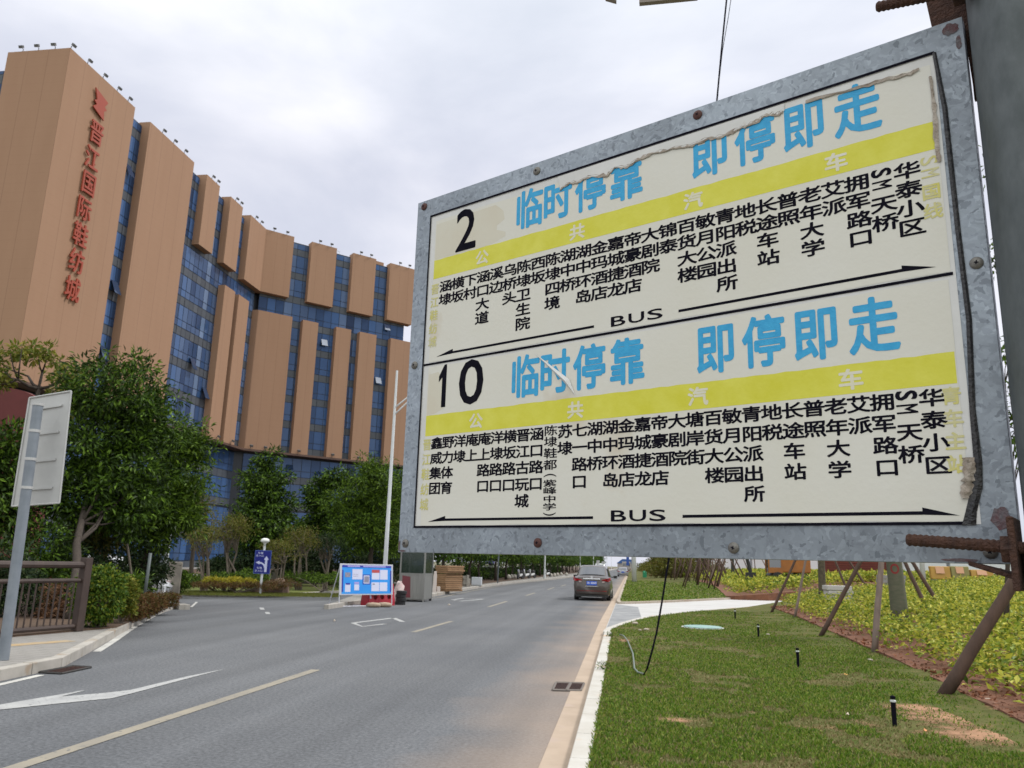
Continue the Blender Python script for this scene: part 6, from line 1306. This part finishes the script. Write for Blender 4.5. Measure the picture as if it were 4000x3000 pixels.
# young trees of the far verge, one built and the rest copied
y0_ = 92.; k0 = tree('young_tree', 'young propped tree far along the right verge', np.array([8., y0_, .4]), np.array([8., y0_, 3.6]), .09, [(np.array([8., y0_, 4.4]), np.array([1.5, 1.5, 1.2])), (np.array([8.2, y0_+.3, 3.3]), np.array([1.1, 1.1, .8]))], m_lfY, 120, 18, .35, .26, .09, group='young trees far along the right verge')
for i in range(22): dup(k0, (7.+rr2.uniform(-1.5, 4), 100+i*9+rr2.uniform(-2, 2), rise(8, 0)), rr2.uniform(0, 6), 'young propped tree far along the right verge', 'young trees far along the right verge', rr2.uniform(.8, 1.15))
far_b = bush('broadleaf_shrub', 'brownish olive shrub far along the right verge', [(np.array([6., 150., 1.0]), np.array([2.2, 2.2, 1.1]))], m_lfY, 110, 18, .4, .3, .12, group='shrubs far along the right verge', z=.15)
for i in range(26): dup(far_b, (5.5+rr2.uniform(0, 8), 112+i*8, .15), rr2.uniform(0, 6), 'brownish olive shrub far along the right verge', 'shrubs far along the right verge', rr2.uniform(1.1, 1.9))
# leafy young tree glimpsed in the slit between the board and its pole
bq = AT(3905, 2300, 19); bq[2] = rise(bq[0], bq[1]); tq = AT(3850, 1200, 19)
tree('slender_tree', 'slender tree seen in the narrow gap between the bus stop board and its pole', bq, AT(3925, 1500, 19), .05, [ell(3842, 650, 60, 60, 19), ell(3868, 980, 50, 90, 19), ell(3905, 1350, 60, 60, 19), ell(3960, 1650, 80, 120, 19)], m_lfB, 70, 10, .2, .16, .06, nlimb=14)
# site beyond the bank
def bx_at(px0, px1, yb, yt, y_, dep):   # box between two photographed columns standing y_ metres away
    a, b_ = ray(px0, 2240), ray(px1, 2240); A_ = np.array([a[0]/a[1]*y_, y_]); B_ = np.array([b_[0]/b_[1]*y_, y_]); r_ = math.hypot(*(A_+B_)/2)
    return A_, B_, AT((px0+px1)/2, yb, r_)[2], AT((px0+px1)/2, yt, r_)[2]
m_corr = mat('red_corrugated_steel', (.17, .03, .018), .6, 0, var=(.13, .024, .016), scale=3)
A_, B_, z0, z1 = bx_at(3226, 3482, 2262, 2150, 62, 3); t = thing('shipping_container', 'red horizontally ribbed container beyond the shrub bank', 'container', (*(A_+B_)/2, .9))
mb = MB(); W2 = B_[0]-A_[0]; zz = .9; zt_ = z1
mb.obox((A_[0], 62, .9), (W2, 0, 0), (0, 2.4, 0), (0, 0, zt_-.9)); obj('body', mb, m_corr, t)
mb = MB(); z = 1.0
while z < zt_-.1: mb.obox((A_[0]+.05, 61.92, z), (W2-.1, 0, 0), (0, .075, 0), (0, 0, .07)); z += .17
obj('ribs', mb, m_corr, t)
# orange excavator
m_or = mat('orange_machine_paint', (.36, .13, .02), .5, 0, var=(.27, .10, .02), scale=3)
c = np.array([ray(3075, 2240)[0]/ray(3075, 2240)[1]*58, 58., .85]); ex = thing('excavator', 'orange excavator standing behind the propped trees', 'excavator', c)
mb = MB(); mb.box(c[0]+.35, c[1], 1.55, 2.0, 2.2, 1.0); obj('engine_house', mb, m_or, ex, bevel=.08)
mb = MB(); mb.box(c[0]-.95, c[1]-.5, 1.55, .85, 1.2, 1.7); obj('cab', mb, m_cglass, ex, bevel=.05)
mb = MB()
for dx_ in (-1.38, -.53):
    for dy_ in (-1.1, .1): mb.box(c[0]+dx_, c[1]+dy_, 1.5, .09, .09, 1.75)
mb.box(c[0]-.95, c[1]-.5, 3.24, .95, 1.3, .08); mb.box(c[0]-.95, c[1]-1.1, 1.52, .95, .08, .35); obj('cab_frame', mb, m_or, ex)
for dx_ in (-.85, .75): mb = MB(); mb.tube([(c[0]+dx_, c[1]-1.5, 1.2), (c[0]+dx_, c[1]+1.5, 1.2)], .38, 12); obj('track', mb, m_bump, ex)
mb = MB(); mb.tube([(c[0]-.3, c[1]-.6, 1.9), (c[0]-1.6, c[1]-1.0, 3.6), (c[0]-2.9, c[1]-1.2, 2.9)], [.2, .17, .14], 6); obj('boom', mb, m_or, ex)
mb = MB(); mb.tube([(c[0]-2.9, c[1]-1.2, 2.9), (c[0]-2.6, c[1]-1.2, 1.5)], .13, 6); mb.box(c[0]-2.6, c[1]-1.2, .95, .6, .7, .55); obj('dipper_and_bucket', mb, m_bump, ex)
# white site cabins
m_cab = mat('white_cabin_panel', (.66, .68, .70), .5, 0, var=(.60, .62, .64), scale=1); m_cabw = mat('pale_blue_cabin_glass', (.36, .42, .48), .2)
for i, (x0, x1) in enumerate(((2745, 2925), (2940, 3130), (3140, 3225), (3535, 3700), (3715, 4000))):
    A_, B_, z0, z1 = bx_at(x0, x1, 2240, 2120, 150, 3); W2 = B_[0]-A_[0]
    lab = ('white site cabin at the left behind the wrapped trunks', 'white site cabin behind the orange excavator', 'narrow white site cabin between excavator and red container', 'white site cabin right of the green palm trunk', 'white site cabin at the right edge under the rusty bracket')[i]
    t = thing('site_cabin', lab, 'cabin', (*(A_+B_)/2, .9)); mb = MB(); mb.obox((A_[0], 150, .9), (W2, 0, 0), (0, 3, 0), (0, 0, 5.6)); obj('wall', mb, m_cab, t)
    mb = MB(); mb.obox((A_[0]-.1, 149.8, 6.5), (W2+.2, 0, 0), (0, 3.4, 0), (0, 0, .15)); obj('roof', mb, mat('cabin_roof_%d' % i, (.35, .38, .42), .5) if i == 0 else bpy.data.materials['cabin_roof_0'], t)
    for k in range(max(1, int(W2/2.2))):
        mb = MB(); xw = A_[0]+.5+k*2.2; mb.obox((xw, 149.95, 4.2), (min(1.2, W2-.8), 0, 0), (0, .04, 0), (0, 0, 1.2)); wd_ = obj('window', mb, m_cabw, t)
# yellow and olive water barriers with concrete feet, white post, slabs
m_yb = mat('yellow_barrier_plastic', (.42, .23, .03), .5, 0, var=(.36, .20, .03), scale=3); m_ob = mat('olive_barrier_plastic', (.22, .19, .06), .6); m_pink = mat('faded_peach_patch', (.55, .30, .17), .6)
m_conc = mat('grey_concrete_block', (.30, .29, .29), .9, 0, var=(.24, .23, .23), scale=3)
for i, (x0, x1, m_, lab) in enumerate(((3638, 3716, m_yb, 'left orange yellow barrier of the row under the rusty flange'), (3719, 3790, m_ob, 'dull olive barrier between the two orange yellow ones'), (3796, 3885, m_yb, 'right orange yellow barrier of the row under the rusty flange'))):
    A_, B_, z0, z1 = bx_at(x0, x1, 2263, 2212 if i < 2 else 2226, 44, 1); W2 = B_[0]-A_[0]; t = thing('barrier', lab, 'barrier', (*(A_+B_)/2, 1.0))
    mb = MB(); mb.extr([(A_[0], 44, z0), (B_[0], 44, z0), (B_[0], 44.12, z1), (A_[0], 44.12, z1)], (0, .28, 0)); obj('body', mb, m_, t, bevel=.04)
    mb = MB(); mb.poly([(A_[0]+W2*.25, 43.99, z0+(z1-z0)*.45), (A_[0]+W2*.68, 43.99, z0+(z1-z0)*.45), (A_[0]+W2*.68, 44.10, z0+(z1-z0)*.95), (A_[0]+W2*.25, 44.10, z0+(z1-z0)*.95)]); obj('faded_patch', mb, m_pink, t)
    for f_ in (.08, .75):
        mb = MB(); mb.box(A_[0]+W2*f_+.1, 44.2, rise(A_[0], 44)-.05, .22, .25, z0-rise(A_[0], 44)+.05); obj('foot', mb, m_conc, t)
A_, B_, z0, z1 = bx_at(3596, 3614, 2270, 2160, 40, 1); p = np.array([*(A_+B_)/2, rise(A_[0], 40)]); mb = MB(); mb.tube([p, p+[0, 0, 4.5]], [.115, .095], 12); solo('white_post', mb, m_whitepaint, 'white post rising behind the shrubs right of the green palm trunk', 'post', p, smooth=True)
A_, B_, z0, z1 = bx_at(3228, 3332, 2322, 2286, 31, 1); t = thing('slab_stack', 'low stack of pale concrete slabs among the shrubs behind the crossed poles', 'slabs', (*(A_+B_)/2, rise(A_[0], 31)))
zb_ = rise(A_[0], 31); n_ = 5; hh_ = (z1-zb_)/n_
for i in range(n_): mb = MB(); mb.obox((A_[0]+.04*(i % 2), 31, zb_+hh_*i), (B_[0]-A_[0]-.06, 0, 0), (0, .8, 0), (0, 0, hh_*.86)); obj('slab', mb, m_drive, t, bevel=.008)
A_, B_, z0, z1 = bx_at(3444, 3540, 2310, 2246, 36, 1); zb_ = rise(A_[0], 36); t = thing('block_stack', 'taller stack of pale grey blocks directly behind the green palm trunk', 'blocks', (*(A_+B_)/2, zb_))
n_ = 6; hh_ = (z1-zb_)/n_
for i in range(n_): mb = MB(); mb.obox((A_[0]+.03*(i % 2), 36, zb_+hh_*i), (B_[0]-A_[0]-.05, 0, 0), (0, .9, 0), (0, 0, hh_*.9)); obj('block', mb, m_conc, t, bevel=.008)
# green ground beyond the barriers, a hedge line
A_, B_, z0, z1 = bx_at(3500, 4200, 2262, 2228, 66, 1)
fh = bush('clipped_hedge', 'bright green hedge line behind the yellow barriers', [(np.array([x, 66., 1.3]), np.array([1.6, .8, .6])) for x in np.arange(A_[0], B_[0]+2, 2.2)], m_lfF, 260, 20, .3, .2, .09, cat='hedge', z=.95)
# big white post on the far verge
p = GT(2478, 2272); p[2] = .1; mb = MB(); mb.tube([p, p+[-.15, 0, 6.5]], [.27, .21], 14); solo('white_post', mb, m_whitepaint, 'big white post on the far grass verge right of the road end', 'post', p, smooth=True)
c = GT(2500, 2232); m_gr2 = mat('green_plastic', (.03, .30, .14), .5)
mb = MB(); mb.tube([(2.0, 118, .13), (2.0, 118, .9)], .3, 10); mb.tube([(2.0, 118, .9), (2.0, 118, 1.15)], [.33, .2], 10); solo('litter_bin', mb, m_gr2, 'tiny green bin on the far verge beside the big white post', 'bin', (2.0, 118, .13))
# lawn details: sprinklers, round cover, stones, litter
def sprinkler(label, px, py):
    p = GT(px, py); mb = MB(); t = thing('sprinkler', label, 'sprinkler', p); mb.tube([p-[0, 0, .02], p+[0, 0, .24]], [.022, .026], 10); obj('riser', mb, m_black, t, smooth=True, autosm=40)
    mb = MB(); mb.lathe(p[0], p[1], [(.026, p[2]+.225), (.031, p[2]+.228), (.031, p[2]+.242), (.026, p[2]+.245)], 12); obj('white_collar', mb, m_whitepaint, t)
    mb = MB(); mb.lathe(p[0], p[1], [(.026, p[2]+.255), (.028, p[2]+.28), (.012, p[2]+.29)], 12); obj('nozzle', mb, m_black, t); return t
for px, py, lab in ((3495, 2832, 'black sprinkler riser nearest the camera on the lawn'), (3118, 2602, 'black sprinkler riser in the middle of the lawn'), (2963, 2487, 'black sprinkler riser right of the round cover'), (2872, 2416, 'black sprinkler riser near the driveway edge')): sprinkler(lab, px, py)
p = GT(2745, 2452); mb = MB(); mb.lathe(p[0], p[1], [(.50, p[2]-.02), (.50, p[2]+.03), (.47, p[2]+.04), (.02, p[2]+.045)], 28); t = thing('manhole_cover', 'pale turquoise round cover lying in the lawn', 'cover', p); obj('lid', mb, mat('turquoise_composite', (.20, .34, .31), .6, 0, var=(.27, .40, .37), scale=4), t)
mb = MB(); mb.ring(p[0], p[1], p[2]-.03, .505, .56, .045, 28); obj('collar', mb, m_drive, t)
rs = random.Random(3); m_stone = mat('pale_pebble', (.50, .45, .38), .85, 0, var=(.38, .30, .24), scale=20)
for px, py, s_, lab in ((2524, 2461, .07, 'whitish stone on the lawn near the kerb bend'), (2500, 2463, .045, 'small pale pebble beside the whitish stone at the kerb bend'), (2480, 2437, .09, 'flat tan stone at the driveway corner of the lawn'), (3000, 2480, .05, 'yellowish pebble right of the third sprinkler'), (3400, 2580, .05, 'pale pebble by the lawn edge below the pale upright pole'), (3410, 2532, .06, 'whitish stone beside the foot of the pale upright pole'), (3600, 2585, .05, 'pale stone on the edge of the red soil'), (3860, 2737, .05, 'reddish stone near the foot of the thick brown pole')):
    p = GT(px, py); mb = MB(); mb.lathe(p[0], p[1], [(s_*.3, p[2]-.01), (s_, p[2]+s_*.15), (s_*.8, p[2]+s_*.5), (s_*.1, p[2]+s_*.62)], 9); mb.v = [(a+rs.uniform(-.2, .2)*s_, b_+rs.uniform(-.2, .2)*s_, c_) for a, b_, c_ in mb.v]; solo('stone', mb, m_stone, lab, 'stone', p, smooth=True)
def leaf1(label, px, py, L_, c_, nm):
    p = GT(px, py)+[0, 0, .03]; mb = MB(); q = [(-1, 0), (-.4, .3), (.4, .28), (1, 0), (.4, -.22), (-.4, -.28)]; an = rs.uniform(0, 3)
    mb.add([p+np.array([(a*math.cos(an)-b_*math.sin(an))*L_, (a*math.sin(an)+b_*math.cos(an))*L_, .02+.35*L_*a*a]) for a, b_ in q], [(0, 1, 2, 3, 4, 5)]); solo('fallen_leaf', mb, mat(nm, c_, .6), label, 'leaf', p)
leaf1('curled yellow fallen leaf on the lawn', 3308, 2650, .06, (.55, .30, .05), 'yellow_fallen_leaf'); leaf1('orange fallen leaf on the near lawn', 3620, 2878, .055, (.60, .24, .08), 'orange_fallen_leaf')
leaf1('pale fallen leaf on the near lawn patch', 3312, 2812, .06, (.50, .42, .32), 'pale_fallen_leaf')
# clods of red soil strewn along the bed edge: uncountable
P = []
for i in range(2600):
    k = rs.randrange(len(BED2)-2); t_ = rs.random(); q = BED2[k]*(1-t_)+BED2[k+1]*t_; n_ = np.array([BED2[k+1][1]-BED2[k][1], -(BED2[k+1][0]-BED2[k][0])]); n_ = n_/np.linalg.norm(n_); s_ = 1 if inpoly(*(q+n_*.3), bed_poly) else -1
    q = q+n_*s_*abs(rs.gauss(.25, .45)); P.append((q[0], q[1], rise(q[0], q[1])+.02))
P = np.array(P); D = unit(rg.normal(size=P.shape)*[1, 1, .4]); leafobj('soil_clods', P, D, unit(rg.normal(size=P.shape)+[0, 0, .6]), .07*rg.uniform(.4, 1.6, len(P)), .05*rg.uniform(.5, 1.4, len(P)), leafmat('soil_crumb', [(.20, .075, .04), (.30, .13, .07), (.13, .05, .03), (.36, .22, .15)], .95, 0), None, 'stuff')
# dark cable hanging down to the lawn, pale wire running from its foot to the kerb
gp = GT(2512, 2640); rg0 = math.hypot(gp[0], gp[1])
cable = thing('hanging_cable', 'thin black cable hanging down past the board to the lawn', 'cable', gp); mb = MB()
P = [gp]+[AT(x, y, rg0+.02*i) for i, (x, y) in enumerate(((2528, 2612), (2548, 2540), (2565, 2470), (2586, 2350), (2603, 2240), (2612, 2190), (2700, 1300), (2800, 398), (2818, 200), (2838, 0), (2862, -300)))]
mb.tube(P, .016, 6); obj('cable', mb, m_black, cable, smooth=True)
mb = MB(); mb.tube([AT(2800, 398, rg0+.16), AT(2822, 200, rg0+.2), AT(2846, 60, rg0+.2), AT(2858, -20, rg0+.22)], .006, 5); obj('loose_strand', mb, m_black, cable)
mb = MB(); mb.tube([gp+[0, 0, .03]]+[GT(x, y)+[0, 0, .035] for x, y in ((2492, 2636), (2478, 2620), (2476, 2595), (2472, 2560), (2462, 2535), (2452, 2510), (2436, 2490), (2420, 2484))], .014, 6); solo('ground_wire', mb, mat('grey_green_wire', (.16, .19, .16), .6), 'grey green wire lying on the lawn from the cable foot to the kerb', 'wire', gp, smooth=True)
# weeds at the kerb edge
for px, py, lab in ((2382, 2486, 'small green weed growing at the pale kerb near the driveway corner'), (2352, 2614, 'tiny weed growing at the pale kerb beside the lawn wire')):
    p = GT(px, py); t = thing('weed', lab, 'plant', p); crown(t, [(p+[0, 0, .05], np.array([.08, .08, .03]))], m_lfA, 10, 7, .04, .05, .018, name='foliage')

for px, py, s_, lab in ((1306, 2427, .03, 'small white scrap on the road below the notice board'), (1754, 2364, .045, 'small white scrap on the road in front of the booth')):
    p = G(px, py); mb = MB(); mb.lathe(p[0], p[1], [(s_, .004), (s_*1.1, .02), (s_*.5, .05), (.005, .055)], 7); mb.v = [(a+rs.uniform(-.3, .3)*s_, b_+rs.uniform(-.3, .3)*s_, c_) for a, b_, c_ in mb.v]; solo('litter', mb, m_stone, lab, 'litter', (p[0], p[1], .004))
bpy.data.objects.remove(_to); bpy.data.curves.remove(_tc)
